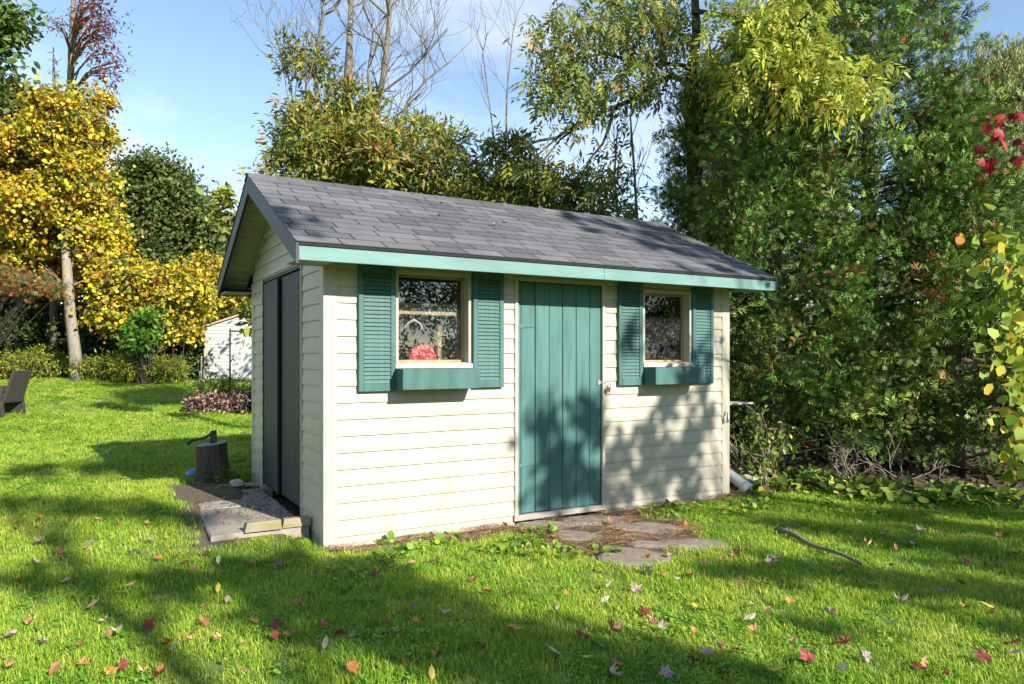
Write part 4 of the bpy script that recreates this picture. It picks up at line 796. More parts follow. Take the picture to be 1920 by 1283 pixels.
# woods on the left
YEL = [(.60, .47, .024), (.52, .42, .03), (.54, .34, .02), (.36, .34, .04), (.24, .085, .04), (.17, .20, .03)]
tb = gz(145, 712); td = float(np.dot(tb - CAM, FW))
tree('vine_covered_tree', 'tree smothered in golden yellow vine leaves with a pale bare trunk', 'tree', tb, upto(tb, at(141, 660, td), at(133, 600, td), at(128, 540, td), at(122, 430, td+.6), at(112, 330, td+1.6), at(120, 200, td+2)), [.21, .175, .16, .15, .12, .09, .05],
     [ell(60,300,23.4,95,80), ell(20,370,23.4,60,90), ell(35,470,24.5,70,50), ell(150,225,23.2,58,85), ell(95,410,23.4,100,75), ell(15,430,23.2,60,95), ell(165,350,23,50,70), ell(185,450,23,42,50), ell(195,520,24.2,44,50), ell(95,470,24.5,40,35), ell(40,500,25.5,60,35)], 1050, 56, .42, .105, T_ROUND, YEL, [5, 4, 2, 4, 2, 4], BARK_PALE, LEAF, None, 16, .5, twr=.012)
b = onlot(128, 26.0)
tree('creeper_spire_tree', 'tall bare grey trunk hung with dark red creeper on one side', 'tree', b, upto(b, *[at(px_, py_, 26) for px_, py_ in ((132, 400), (131, 180), (132, 150), (133, 125), (133, 100), (134, 80), (135, 60), (136, 40), (137, 20), (138, 0), (142, -60))]), [.22, .17, .12, .115, .11, .105, .10, .095, .09, .085, .08, .06],
     [ell(185,25,24,26,40), ell(192,70,24,22,25), ell(190,110,24,24,22), ell(168,60,24,22,60), ell(205,150,24,14,28), ell(110,50,24,10,10)], 76, 22, .36, .15, T_LANCE, [(.15, .035, .035), (.22, .06, .03), (.10, .03, .03), (.24, .15, .04), (.12, .13, .03)], [5, 3, 3, 1, 1], BARK_GREY, LEAF, None, 30, .6, twr=.025)
b = onlot(100, 25.0); m = MB(); m.tube([(0, 0, -.1), at(101, 300, 25) - b, at(101, 160, 25) - b, at(100, 88, 25) - b], [.14, .11, .06, .015], 7)
for k in range(10): grow(m, at(101, random.uniform(95, 170), 25) - b, rand_dir(1)[0]*A([1,1,.2]), random.uniform(.2, .55), .015, 0, [], .3)
o = m.build('dead_snag', BARK_GREY); o.location = b; tag(o, 'thin dead snag with broken stubs above the yellow vines', 'snag')
GRN = [(.085, .122, .026), (.115, .150, .033), (.058, .090, .020), (.16, .175, .042), (.19, .12, .035)]
b = onlot(300, 29)
tree('oak_tree', 'dense rounded dark green tree behind the yellow bushes', 'tree', b, upto(b, at(300, 560, 29), at(300, 450, 29), at(295, 360, 29)), [.3, .25, .18, .08], [ell(265,385,29,62,90), ell(325,410,29,58,90), ell(372,455,28.6,36,75), ell(250,480,28.5,55,75), ell(310,500,28.5,80,60), ell(295,330,29.2,40,40)], 620, 54, .56, .17, T_OVAL, GRN, [6, 5, 5, 2, .3], BARK_DARK, LEAF, None, 16)
b = onlot(40, 33)
tree('oak_tree', 'green tree showing behind the top of the yellow vines', 'tree', b, upto(b, at(40, 400, 33), at(38, 260, 33)), [.3, .2, .1], [ell(10,195,33,48,50), ell(70,205,33,48,38), ell(30,280,33,80,60)], 190, 40, .6, .26, T_OVAL, GRN, [5, 6, 3, 4, .4], BARK_DARK, LEAF, None, 8)
b = onlot(-130, 16)
tree('ash_tree', 'ash branches reaching in above the yellow vine tree', 'tree', b, upto(b, at(-120, 300, 16), at(-110, 100, 16), at(-100, -60, 16)), [.2, .16, .12, .06], [ell(-30,30,16,70,40), ell(-5,95,16,30,40), ell(-90,60,16,90,120)], 120, 34, .36, .15, T_OVAL, [(.10, .16, .03), (.15, .20, .04), (.07, .12, .02)], [4, 2, 3], BARK_GREY, LEAF, None, 12)
def bush(name, label, cat, base_px, dep, ells, ncl, per, clr, size, templ, cols, wts, group=None, mat=LEAF, mix=.55, upw=.5):
    b = onlot(base_px, dep); t_ = empty(name, b); tag(t_, label, cat, group); bb = A(b)
    P, O, ix = clumps(satellites([(A(c) - bb, A(r) * .95) for c, r in ells], 3), ncl, per, clr, .4); k = P[:, 2] > .02; P, O, ix = P[k], O[k], ix[k]; m = MB()
    for j in range(0, ix.max() + 1, max(1, (ix.max() + 1) // 26)):
        if not (ix == j).any(): continue
        c = P[ix == j].mean(0); s = A([c[0]*.45, c[1]*.45, -.03]); m.tube([s, (s + c)/2 + A([0, 0, .1]), c], [.02, .014, .006], 4, cap=False)
    m.build('stems', BARK_DARK, t_); foliage('leaves', t_, mat, P, size, templ, cols, wts, O, .3, upw=upw, clcol=cpal(ix, cols, wts, mix)); return t_
bush('vine_thicket', 'mound of golden yellow vines between pale trunk and white outbuilding', 'bush', 330, 23.2, [ell(250,540,22.8,45,60), ell(320,555,22.8,58,62), ell(385,530,26.8,50,50), ell(432,535,27,42,50), ell(300,610,22.8,50,36), ell(362,590,26.6,40,50), ell(225,590,22.6,45,40)], 640, 54, .38, .105, T_ROUND, YEL, [5, 4, 2, 4, 1.8, 6])
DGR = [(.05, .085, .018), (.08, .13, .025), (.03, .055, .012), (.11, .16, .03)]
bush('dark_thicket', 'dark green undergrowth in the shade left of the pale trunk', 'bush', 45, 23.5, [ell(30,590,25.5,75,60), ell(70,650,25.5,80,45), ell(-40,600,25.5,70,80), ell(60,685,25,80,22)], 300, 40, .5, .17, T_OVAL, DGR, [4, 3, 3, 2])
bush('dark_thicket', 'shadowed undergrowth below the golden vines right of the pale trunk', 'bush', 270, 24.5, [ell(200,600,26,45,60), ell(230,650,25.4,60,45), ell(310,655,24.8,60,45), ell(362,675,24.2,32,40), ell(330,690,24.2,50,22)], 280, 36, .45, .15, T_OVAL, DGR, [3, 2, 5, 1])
bush('sapling_bush', 'bright green sapling in front of the golden vines', 'bush', 272, 21.6, [ell(272,612,21.6,22,26), ell(268,640,21.6,24,20)], 44, 26, .26, .15, T_OVAL, [(.12, .26, .03), (.16, .32, .04), (.08, .18, .025)], [4, 3, 2])
bush('orange_spruce_bush', 'feathery conifer branch turning orange left of the pale trunk', 'bush', -170, 21.5, [ell(40,530,21.5,60,22), ell(-20,525,21.5,60,30), ell(80,545,21.3,30,8)], 90, 34, .35, .13, T_SPRAY, [(.13, .15, .05), (.42, .14, .03), (.30, .19, .05), (.36, .05, .03)], [5, 2, 2, 1])
YG = [(.22, .27, .03), (.32, .33, .04), (.15, .21, .025), (.38, .33, .05), (.20, .14, .06)]
for i, (px, d, rx, ry, lab) in enumerate(((20, 23.0, 55, 26, 'low weedy shrub at the left end of the treeline'), (75, 23.0, 46, 30, 'yellow green weedy shrub left of the pale trunk base'), (200, 22.8, 40, 26, 'weedy shrub just right of the pale trunk base'), (252, 22.0, 40, 30, 'pale goldenrod clump under the bright green sapling'), (305, 22.0, 38, 26, 'weedy shrub at the dark end of the treeline'))):
    p = onlot(px, d); py = CY - (p[2] + ry*.8*d/FPX - CAM[2]) / d * FPX; bush('weed_shrub', lab, 'shrub', px, d, [ell(px, py, d, rx, ry)], 90, 34, .26, .11, T_LANCE, YG, [4, 3, 4, 1, 1], 'weedy shrubs along the treeline', mix=.5)
bush('weed_shrub', 'scraggly shrub in front of the white outbuilding', 'shrub', 408, 17.2, [ell(400,722,17.2,32,16), ell(445,722,17.2,32,14), ell(425,738,16.8,30,10)], 60, 26, .18, .08, T_LANCE, YG, [3, 1, 5, 1, 2], 'shrubs by the white outbuilding')
# far-off wood as one mass
P, O, ix = clumps([(at(px, 560 + 30*math.sin(px), 36), (3.2, 3.2, 4.2)) for px in range(-420, 560, 40)] + [(at(px, 560, 42), (5, 5, 4.5)) for px in range(1180, 2400, 130)], 1500, 34, .8, .5); P[:, 2] = np.maximum(P[:, 2], tz(P[:, 0], P[:, 1]) + .1)
foliage('far_wood', None, LEAF, P, .36, T_OVAL, GRN + [(.30, .22, .03)], [6, 5, 6, 2, .4, .8], O, .3, kind='stuff')
P2, O2, i2 = clumps([(A([x_, -26 + 2*math.sin(x_), 3.6]), (2.6, 2.2, 3.8 + .8*math.sin(2.3*x_))) for x_ in np.arange(-14, 34, 2.6)], 800, 84, .75, .3); P2[:, 2] = np.maximum(P2[:, 2], .1)
foliage('far_wood', None, LEAF, P2, .30, T_LANCE, GRN, [6, 5, 6, 2, .4], O2, .3, kind='stuff')

# right edge: willow, red maple, grape vine, brush
b = onlot(1925, 27); tw = empty('willow_tree', b); tag(tw, 'pale yellow green willow with hanging strands behind the cedars', 'willow')
m = MB(); m.tube([(0, 0, -.1), at(1920, 500, 27) - b, at(1910, 300, 27) - b, at(1905, 120, 27) - b], [.35, .3, .2, .08], 8)
Ps = []; 
for e, n in ((ell(1905,160,27,90,115), 330), (ell(1925,330,26,75,110), 260), (ell(1990,250,27,100,180), 200), (ell(1865,110,27,45,60), 60)):
    c = in_ell(n, e[0], e[1], .35) - A(b)
    for k in range(0, n, 9): m.tube([at(1910, 300, 27) - b, (c[k] + (at(1908, 200, 27) - b))/2 + A([0, 0, .5]), c[k]], [.05, .03, .008], 4, cap=False)
    L = rng.uniform(.8, 1.9, n); s = rng.random((n, 34)); sw = rng.standard_normal((n, 2))*.12
    Ps.append((c[:, None, :] + np.stack([sw[:, :1]*s**2*3 + .07*rng.standard_normal(s.shape), sw[:, 1:]*s**2*3 + .07*rng.standard_normal(s.shape), -s*L[:, None]], -1)).reshape(-1, 3))
m.build('trunk', BARK_GREY, tw); P = np.concatenate(Ps); n = len(P); X = A([0, 0, -1.]) + .35*rng.standard_normal((n, 3)); V, F = scatter(T_LANCE[0]*A([1, .75, 1]), T_LANCE[1], P, X, rand_dir(n) + .6*SUN, .17 + .08*rng.random(n))
link('crown', npmesh('crown', V, F, np.repeat(pal(n, [(.24, .27, .085), (.31, .31, .10), (.16, .20, .055), (.38, .36, .15)], [4, 3, 3, 2]), 4, axis=0)), LEAF, tw)
def hand_leaves(name, parent, b, lst, size, templ, cols, wts, mat=LEAF, face=.9):
    P = A([at(*p) for p in lst]) - A(b); n = len(P); X = rng.standard_normal((n, 3))*.55 + A([0, 0, -.7]); NN = rng.standard_normal((n, 3))*.5 - FW*face + .5*SUN
    V, F = scatter(templ[0], templ[1], P, X, NN, size*rng.uniform(.7, 1.25, n)); return link(name, npmesh(name, V, F, np.repeat(pal(n, cols, wts), len(templ[0]), axis=0)), mat, parent)
b = onlot(2180, 6.4); rm = empty('red_maple_tree', b); tag(rm, 'young maple whose dark red leaved branch reaches in before the willow', 'maple tree'); m = MB(); bb = A(b)
m.tube([(0, 0, -.1), at(2170, 600, 6.3) - bb, at(2150, 330, 6.1) - bb, at(2120, 150, 6) - bb, at(2110, -50, 6) - bb], [.06, .05, .04, .03, .012], 8)
m.tube([at(2150, 330, 6.1) - bb, at(2020, 270, 5.6) - bb, at(1930, 245, 5.4) - bb, at(1880, 275, 5.3) - bb, at(1845, 300, 5.3) - bb], [.018, .012, .008, .005, .003], 5); m.tube([at(1930, 245, 5.4) - bb, at(1890, 225, 5.4) - bb, at(1855, 240, 5.4) - bb], [.006, .004, .003], 4)
m.tube([at(1900, 262, 5.35) - bb, at(1870, 310, 5.3) - bb], [.005, .003], 4); m.build('trunk', BARK_GREY, rm)
L = [(rng.uniform(1838, 1925), rng.uniform(205, 300), 5.35 + rng.uniform(-.12, .12)) for _ in range(22)] + [(rng.uniform(1840, 1880), rng.uniform(290, 322), 5.3) for _ in range(5)] + [(rng.uniform(1930, 2180), rng.uniform(-100, 400), 5.9 + rng.uniform(-.3, .3)) for _ in range(160)]
hand_leaves('leaves', rm, b, L, .085, T_MAPLE, [(.20, .016, .018), (.27, .02, .02), (.13, .012, .016), (.36, .05, .02)], [4, 3, 3, 1])
b = onlot(1985, 6.9); gv = empty('grape_vine', b); tag(gv, 'yellow and green grape vine tangle at the right edge beside the low cedar', 'vine'); m = MB(); bb = A(b)
for k in range(9):
    x0 = 1985 + rng.uniform(-60, 90); pts = [A([0, 0, -.05]) + RT*rng.uniform(-.5, .5)] + [at(x0 + rng.uniform(-40, 40), y, 6.9 + rng.uniform(-.2, .2)) - bb for y in (860, 760, 640, 520, 430)]; m.tube(pts, [.014, .012, .010, .008, .006, .004], 5)
m.build('stems', BARK_GREY, gv)
L = [(1920 + abs(rng.normal(0, 55))*rng.choice([-.62, 1.6]) + (12 if y > 700 else -6), y, 6.8 + rng.uniform(-.3, .3)) for y in rng.uniform(430, 900, 420)] + [(rng.uniform(1815, 1900), rng.uniform(330, 470), 6.6) for _ in range(9)]
hand_leaves('leaves', gv, b, L, .105, T_ROUND, [(.24, .34, .04), (.36, .40, .05), (.52, .43, .05), (.16, .25, .03), (.45, .22, .05)], [5, 4, 3, 2, .5])
bush('brush_shrub', 'brownish tangled shrub behind the grape vine', 'shrub', 1960, 8.6, [ell(1935,720,8.6,55,130), ell(1990,600,8.8,60,150)], 150, 30, .25, .11, T_LANCE, [(.20, .13, .06), (.34, .27, .06), (.13, .15, .03), (.28, .16, .08)], [3, 2, 3, 2])
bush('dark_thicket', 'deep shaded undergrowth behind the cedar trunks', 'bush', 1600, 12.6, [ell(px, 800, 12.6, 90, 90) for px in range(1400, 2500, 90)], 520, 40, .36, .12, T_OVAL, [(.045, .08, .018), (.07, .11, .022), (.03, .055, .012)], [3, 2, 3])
# twiggy shrub and bare twigs under the cedars
def twigs(name, label, px, py, n, L, r, lev, dirf, leaves=0, group=None):
    b = gz(px, py); t_ = empty(name, b); tag(t_, label, 'shrub', group); m = MB(); tips = []
    for k in range(n): grow(m, A([rng.uniform(-.12, .12), rng.uniform(-.12, .12), -.02]), dirf(), L*rng.uniform(.6, 1.1), r, lev, tips, .35, (2, 3), .1, 5, .62, .0028)
    m.build('stems', TWIG, t_)
    if leaves:
        tp = A([t[0] for t in tips]); P = tp[rng.integers(0, len(tp), leaves)] + .05*rng.standard_normal((leaves, 3)); P[:, 2] = np.abs(P[:, 2]); foliage('leaves', t_, LEAF, P, .07, T_OVAL, [(.17, .25, .04), (.34, .36, .06), (.10, .17, .03), (.40, .25, .12)], [4, 3, 3, 1], None, .3)
twigs('twiggy_shrub', 'twiggy shrub with sparse yellow green leaves by the drain pipe', 1436, 917, 9, .50, .008, 2, lambda: A([rng.normal(0, .35), rng.normal(0, .3), 1]), 260)
twigs('twiggy_shrub', 'slender bare stems standing right beside the shed corner', 1392, 905, 4, .62, .007, 1, lambda: A([rng.normal(0, .2), rng.normal(0, .2), 1]), 12)
twigs('bare_twigs', 'tangle of bare pale twigs under the cedars', 1590, 898, 11, .42, .008, 2, lambda: A([rng.normal(0, .8), rng.normal(0, .5), .55]))
twigs('bare_twigs', 'sprawling bare twigs under the tallest cedar', 1690, 900, 7, .45, .007, 2, lambda: A([rng.normal(0, .9), rng.normal(0, .5), .5]))
# ivy and weeds on the ground
P = []
for (px, py, rx, ry, n) in ((1500,905,55,12,160),(1545,912,30,10,70),(1440,915,30,10,50),(1700,935,120,12,240),(1840,942,80,12,200),(1610,925,70,12,120),(1385,905,18,8,14)):
    for _ in range(n):
        p = gz(px + rx*rng.normal(0, .6), max(893, py + ry*rng.normal(0, .6))); p[2] += rng.uniform(.02, .10); P.append(p)
n = 5200; lx = rng.uniform(4.3, 9.5, n); ly = rng.uniform(-3.4, 4.5, n); k = (soil_mask(lx, ly) > .35); lx, ly = lx[k], ly[k]
foliage('leaf_litter', None, DRY, np.stack([lx, ly, tz(lx, ly) + .01 + .04*rng.random(len(lx))], -1), .085, T_OVAL, [(.08, .05, .03), (.045, .033, .024), (.14, .08, .045), (.03, .022, .016), (.20, .09, .05), (.08, .12, .025)], [4, 4, 2, 4, 1, 2], None, 0, upw=2, kind='stuff')
P = A(P); foliage('ground_ivy', None, LEAF, P, .085, T_ROUND, [(.22, .32, .04), (.34, .40, .06), (.13, .22, .03), (.09, .17, .03)], [4, 3, 4, 2], None, .1, upw=1.6, kind='stuff')
P = []
for (x0, x1, y0, y1, n) in ((.15,1.5,-.62,-.30,260),(.3,1.6,-.3,-.06,50),(1.2,1.8,-.75,-.4,120),(2.9,4.2,-.75,-.1,420),(1.0,1.9,-1.3,-.7,200),(-.2,1.4,-.9,-.45,300)):
    x = rng.uniform(x0, x1, n); y = rng.uniform(y0, y1, n); k = np.sin(x*5 + 2*np.sin(y*6)) + .6*np.cos(y*8 + x) > -.1; P.append(np.stack([x[k], y[k], tz(x[k], y[k]) + rng.uniform(.015, .05, k.sum())], -1))
foliage('ground_weeds', None, LEAF, np.concatenate(P), .045, T_ROUND, [(.17, .29, .03), (.25, .36, .04), (.11, .20, .025)], [4, 3, 3], None, .1, upw=1.6, kind='stuff')
P = []
for k in range(26):
    x = rng.uniform(-.45, 0.); y = rng.uniform(2.35, 2.75); P += [(x + rng.normal(0, .05), y + rng.normal(0, .05), float(tz(x, y)) + abs(rng.normal(.02, .04))) for _ in range(7)]
foliage('wall_weeds', None, LEAF, A(P), .07, T_LANCE, [(.08, .14, .025), (.12, .19, .03)], [2, 1], None, -.6, upw=.6, kind='stuff')

# trees on the sunny side behind the viewer: their leaves shade the lawn and wall
def spot(P, t): return A(P) + t * SUN / abs(SUN[1])
SH = []
for (px, py, r, t) in ((60,885,.32,15),(190,878,.32,15),(20,945,.22,14),(140,952,.26,14),(270,958,.26,14),(370,972,.18,13.5),(60,1080,.18,12),(190,1088,.20,12),(330,1090,.22,12),(440,1075,.28,12),(540,1065,.36,11.5),(620,1085,.36,11),(540,1130,.36,11),
                       (700,1110,.36,10.5),(780,1130,.36,10.5),(860,1160,.32,10),(640,1150,.36,10.5),(740,1180,.34,10),(950,1200,.26,10),(1060,1215,.26,9.5),(1170,1230,.26,9.5),(860,1215,.22,9.5),(900,1265,.2,9),(1040,1270,.2,9),(1200,1275,.2,9),(1340,1265,.2,9),
                       (1480,985,.24,9),(1580,1000,.26,9),(1680,1015,.28,9),(1800,1035,.30,9),(1890,1060,.3,9),(1400,1075,.2,9),(1520,1070,.24,9),(1640,1085,.26,8.5),(1740,1105,.26,8.5),(1880,1120,.26,8.5),(1880,965,.3,9.5),(1780,955,.28,9.5),(1700,965,.2,9.5),(1900,1180,.2,8),(1560,1180,.14,8)): SH.append((spot(gz(px, py), t), r))
for (x, z, r, t) in ((1.95,.85,.20,9),(2.15,.62,.22,9),(2.42,.95,.20,9),(2.55,.70,.18,8.5),(2.0,.30,.2,9),(2.3,.22,.2,9),(2.55,.28,.18,8.5),(2.85,.55,.15,8.5),(3.05,.35,.2,8.5),(3.15,.62,.2,8.5),(3.35,.85,.18,8.5),(3.5,.45,.2,8),(3.75,.62,.2,8),(3.3,.15,.2,8.5),(3.7,.15,.2,8),(4.0,.85,.14,8),(3.38,1.08,.12,8.5),(2.7,.12,.16,8.5),(2.9,1.6,.15,9),(3.85,1.45,.14,8.5),(3.82,1.15,.14,8.5),(3.55,1.25,.12,8.5),(3.9,2.2,.14,8.5),(4.3,2.2,.16,8.5),(3.3,2.2,.10,8.5)): SH.append((spot((x, 0, z), t), r))
for (x, y, r, t) in ((3.0,.75,.15,10),(3.5,.45,.2,10),(3.9,.2,.2,10),(3.9,.8,.24,10),(4.3,.5,.24,10),(4.4,1.0,.24,10),(3.5,1.05,.2,10.5),(3.1,1.2,.15,10.5),(4.1,1.25,.2,10.5),(4.35,.0,.2,9.5)): SH.append((spot((x, y, zroof(y)), t), r))
BASES = [(7.2, -10.8), (1.7, -13.2), (-.8, -14.6)]
MLAB = ['shade maple on the lawn facing the right end of the shed', 'tall shade maple on the lawn facing the teal door', 'shade maple on the lawn facing the near shed corner', 'young shade maple on the lawn in front of the taller maples']
grp = {k: [] for k in range(3)}
for c, r in SH:
    k = min(range(3), key=lambda i: np.hypot(c[0] - BASES[i][0], c[1] - BASES[i][1])); grp[k].append((c, r))
for k, (bx, by) in enumerate(BASES):
    if not grp[k]: continue
    b = A([bx, by, float(tz(bx, by))]); t_ = empty('maple_tree', b); tag(t_, MLAB[k], 'maple tree', 'shade maples'); m = MB()
    cs_ = [(c - b, r) for c, r in grp[k]]; zt = max(c[2] for c, r in cs_); tp = [A([0, 0, z]) + A([.08*math.sin(z), .08*math.cos(1.3*z), 0]) for z in np.linspace(-.1, zt + .3, 9)]; m.tube(tp, np.linspace(.20, .03, 9), 9)
    Ps = []; 
    for c, r in cs_:
        j = min(range(9), key=lambda i: abs(tp[i][2] - (c[2] - .5*np.hypot(c[0], c[1])))); m.tube([tp[j], (tp[j] + c)/2 + A([0, 0, .2]), c], [.028, .016, .006], 5, cap=False)
        n = int(110 * (r / .30) ** 2); Ps.append(c + rng.standard_normal((n, 3)) * r * .48)
    m.build('trunk', BARK_GREY, t_); P = np.concatenate(Ps)
    foliage('crown', t_, LEAF, P, .12, T_ROUND, [(.10, .16, .03), (.15, .2, .04), (.3, .2, .04), (.32, .08, .03)], [5, 3, 1, 1], None, .3)

# ------------------------------------------------------------------ grass
def tuft(kind, seed):
    rg_ = np.random.default_rng(seed); V = []; F = []; C_ = []
    nb = 50 if kind == 'grass' else 34
    for _ in range(nb):
        a = rg_.uniform(0, 6.283); rad = .085 * math.sqrt(rg_.random()); p = A([rad*math.cos(a), rad*math.sin(a), -.008]); o = len(V)
        if kind == 'grass':
            h = rg_.uniform(.020, .050); w_ = rg_.uniform(.0016, .0030); th = rg_.uniform(0, 6.283); sd_ = A([math.cos(th), math.sin(th), 0])*w_; ln = A([math.cos(th + 1.57), math.sin(th + 1.57), 0]) * rg_.uniform(.1, 1.1) * h
            V += [p - sd_, p + sd_, p + ln*.35 + A([0,0,h*.6]) + sd_*.8, p + ln*.35 + A([0,0,h*.6]) - sd_*.8, p + ln + A([0,0,h*.98])]; F += [(o, o+1, o+2, o+3), (o+3, o+2, o+4, o+4)][:1]; F.append((o+3, o+2, o+4))
            c = A([1, 1, 1.]) * rg_.uniform(.75, 1.25); 
            if rg_.random() < .09: c = A([1.75, 1.2, 2.4])      # dry straw
            C_ += [c*.9, c*.9, c, c, c*1.05]
        else:
            h = rg_.uniform(.015, .045); s = rg_.uniform(.006, .011); th = rg_.uniform(0, 6.283); ux = A([math.cos(th), math.sin(th), rg_.normal(0, .3)]); uy = A([-math.sin(th), math.cos(th), rg_.normal(0, .3)]); q = p + A([0, 0, h]); n = 6
            V += [q + s*(math.cos(g)*ux + math.sin(g)*uy) for g in np.linspace(0, 6.283, n + 1)[:-1]]; F.append(tuple(range(o, o + n))); c = A([.62, .82, .9]) * rg_.uniform(.8, 1.25); C_ += [c]*n
    me = bpy.data.meshes.new('tuft'); me.from_pydata([tuple(v) for v in V], [], F); me.materials.append(GRASS); a = me.attributes.new('tint', 'FLOAT_COLOR', 'POINT'); cc = np.ones((len(V), 4), np.float32); cc[:, :3] = A(C_); a.data.foreach_set('color', cc.reshape(-1)); return me
tc_ = bpy.data.collections.new('tufts')
for i in range(8): tc_.objects.link(bpy.data.objects.new('tuft_%d' % i, tuft('grass' if i < 6 else 'clover', 100 + i)))
def lot_pts(n, d0, d1, spread=1.0):
    u = rng.uniform(-1.2, 1.2, n) * spread; dd = np.sqrt(rng.uniform(d0*d0, d1*d1, n)); return np.stack([CAM[0] + dd*(FW[0] + u*RT[0]), CAM[1] + dd*(FW[1] + u*RT[1])], -1)
pts = np.concatenate([lot_pts(int(330 * 1.2 * (4.9**2 - 1.6**2)), 1.6, 4.9), lot_pts(int(240 * 1.2 * (8.6**2 - 4.9**2)), 4.9, 8.6), lot_pts(int(85 * 1.2 * (15**2 - 8.6**2)), 8.6, 15), lot_pts(int(34 * 1.2 * (27**2 - 15**2)), 15, 27)])
dep = (pts - CAM[:2]) @ FW[:2]; x, y = pts[:, 0], pts[:, 1]
sm = soil_mask(x, y); ok = (rng.random(len(x)) > sm * 1.02)
ok &= ~((x > -.02) & (x < LX + .02) & (y > -.04) & (y < WY + .02)) & ~((x > -.82) & (x < .0) & (y > .22) & (y < 2.25)) & (y < 22)
for s, p in zip(STONES, STP):
    u = (x - p[0])*RT[0] + (y - p[1])*RT[1]; v = (x - p[0])*FW[0] + (y - p[1])*FW[1]; ok &= np.hypot(u/s[1], v/(s[2]*1.25)) > 1.08
pts = pts[ok]; dep = dep[ok]; n = len(pts); x, y = pts[:, 0], pts[:, 1]
me = bpy.data.meshes.new('grass'); me.vertices.add(n); me.vertices.foreach_set('co', np.stack([x, y, tz(x, y) - .012], -1).astype(np.float32).reshape(-1))
cl_ = np.sin(x*1.7 + 1.3*np.sin(y*1.1)) + np.cos(y*2.3 + x*.6)
idx = np.where(rng.random(n) < np.where(cl_ > .8, .20, .045), rng.integers(6, 8, n), rng.integers(0, 6, n)).astype(np.int32)
a = me.attributes.new('idx', 'INT', 'POINT'); a.data.foreach_set('value', idx)
rot = np.stack([.12*rng.standard_normal(n), .12*rng.standard_normal(n), rng.uniform(0, 6.283, n)], -1).astype(np.float32); a = me.attributes.new('rot', 'FLOAT_VECTOR', 'POINT'); a.data.foreach_set('vector', rot.reshape(-1))
scl = (np.interp(dep, [2.5, 5, 9, 15, 27], [.85, .95, 1.45, 2.1, 2.7]) * rng.uniform(.75, 1.3, n)); s3 = np.stack([scl, scl, np.minimum(scl, 1.05 + .25*rng.random(n)) * (1 + .28*np.sin(x*2.1 + 1.9*np.sin(y*1.7)) * np.cos(y*2.6 + .8*x))], -1).astype(np.float32); a = me.attributes.new('scl', 'FLOAT_VECTOR', 'POINT'); a.data.foreach_set('vector', s3.reshape(-1))
grass = bpy.data.objects.new('grass', me); COL.objects.link(grass); me.materials.append(GRASS); tag(grass, 'short green lawn grass mixed with clover', 'grass', kind='stuff')
ng = bpy.data.node_groups.new('grass_tufts', 'GeometryNodeTree'); ng.interface.new_socket('Geometry', in_out='INPUT', socket_type='NodeSocketGeometry'); ng.interface.new_socket('Geometry', in_out='OUTPUT', socket_type='NodeSocketGeometry')
gi = ng.nodes.new('NodeGroupInput'); go = ng.nodes.new('NodeGroupOutput'); ip = ng.nodes.new('GeometryNodeInstanceOnPoints'); ci = ng.nodes.new('GeometryNodeCollectionInfo')
ci.inputs['Collection'].default_value = tc_; ci.inputs['Separate Children'].default_value = True; ci.inputs['Reset Children'].default_value = True
def na(nm, ty): q = ng.nodes.new('GeometryNodeInputNamedAttribute'); q.data_type = ty; q.inputs['Name'].default_value = nm; return q.outputs['Attribute']
ip.inputs['Pick Instance'].default_value = True; ng.links.new(gi.outputs[0], ip.inputs['Points']); ng.links.new(ci.outputs[0], ip.inputs['Instance']); ng.links.new(na('idx', 'INT'), ip.inputs['Instance Index']); ng.links.new(na('rot', 'FLOAT_VECTOR'), ip.inputs['Rotation']); ng.links.new(na('scl', 'FLOAT_VECTOR'), ip.inputs['Scale']); ng.links.new(ip.outputs[0], go.inputs[0])
md = grass.modifiers.new('tufts', 'NODES'); md.node_group = ng

# ------------------------------------------------------------------ fallen leaves
def leaf_mesh(kind, curl, seed):
    rg_ = random.Random(seed); tv, tf = T_MAPLE if kind == 'maple' else T_OVAL; tv = tv.copy(); tv[:, 0] -= .5
    x_, y_ = tv[:, 0].copy(), tv[:, 1].copy(); tv[:, 2] = curl*(y_**2)*1.6 + curl*.8*(x_**2)*rg_.uniform(.2, 1.2) + .06*np.array([rg_.uniform(-1, 1) for _ in tv]); tv[:, 1] = y_*(1 - .35*curl*np.abs(y_))
    V = [tuple(v) for v in tv] + [(-.5, 0, 0), (-.78, .03, .04), (-.78, .045, .04), (-.5, .02, 0)]; F = [tuple(f) for f in tf] + [(len(tv), len(tv)+1, len(tv)+2, len(tv)+3)]
    return V, F
LK = [('maple', .25, (.19, .030, .024), 'dark red maple leaf lying on the grass'), ('maple', .5, (.36, .25, .22), 'pale pink maple leaf lying underside up on the grass'), ('maple', .35, (.36, .15, .04), 'orange maple leaf lying on the grass'), ('oval', .9, (.34, .16, .07), 'curled brown leaf lying on the grass'), ('oval', .5, (.50, .36, .05), 'yellow oval leaf lying on the grass'), ('maple', .7, (.46, .24, .12), 'tan curled maple leaf lying on the grass'), ('oval', .4, (.36, .30, .21), 'bleached whitish leaf lying on the grass')]
LM = []
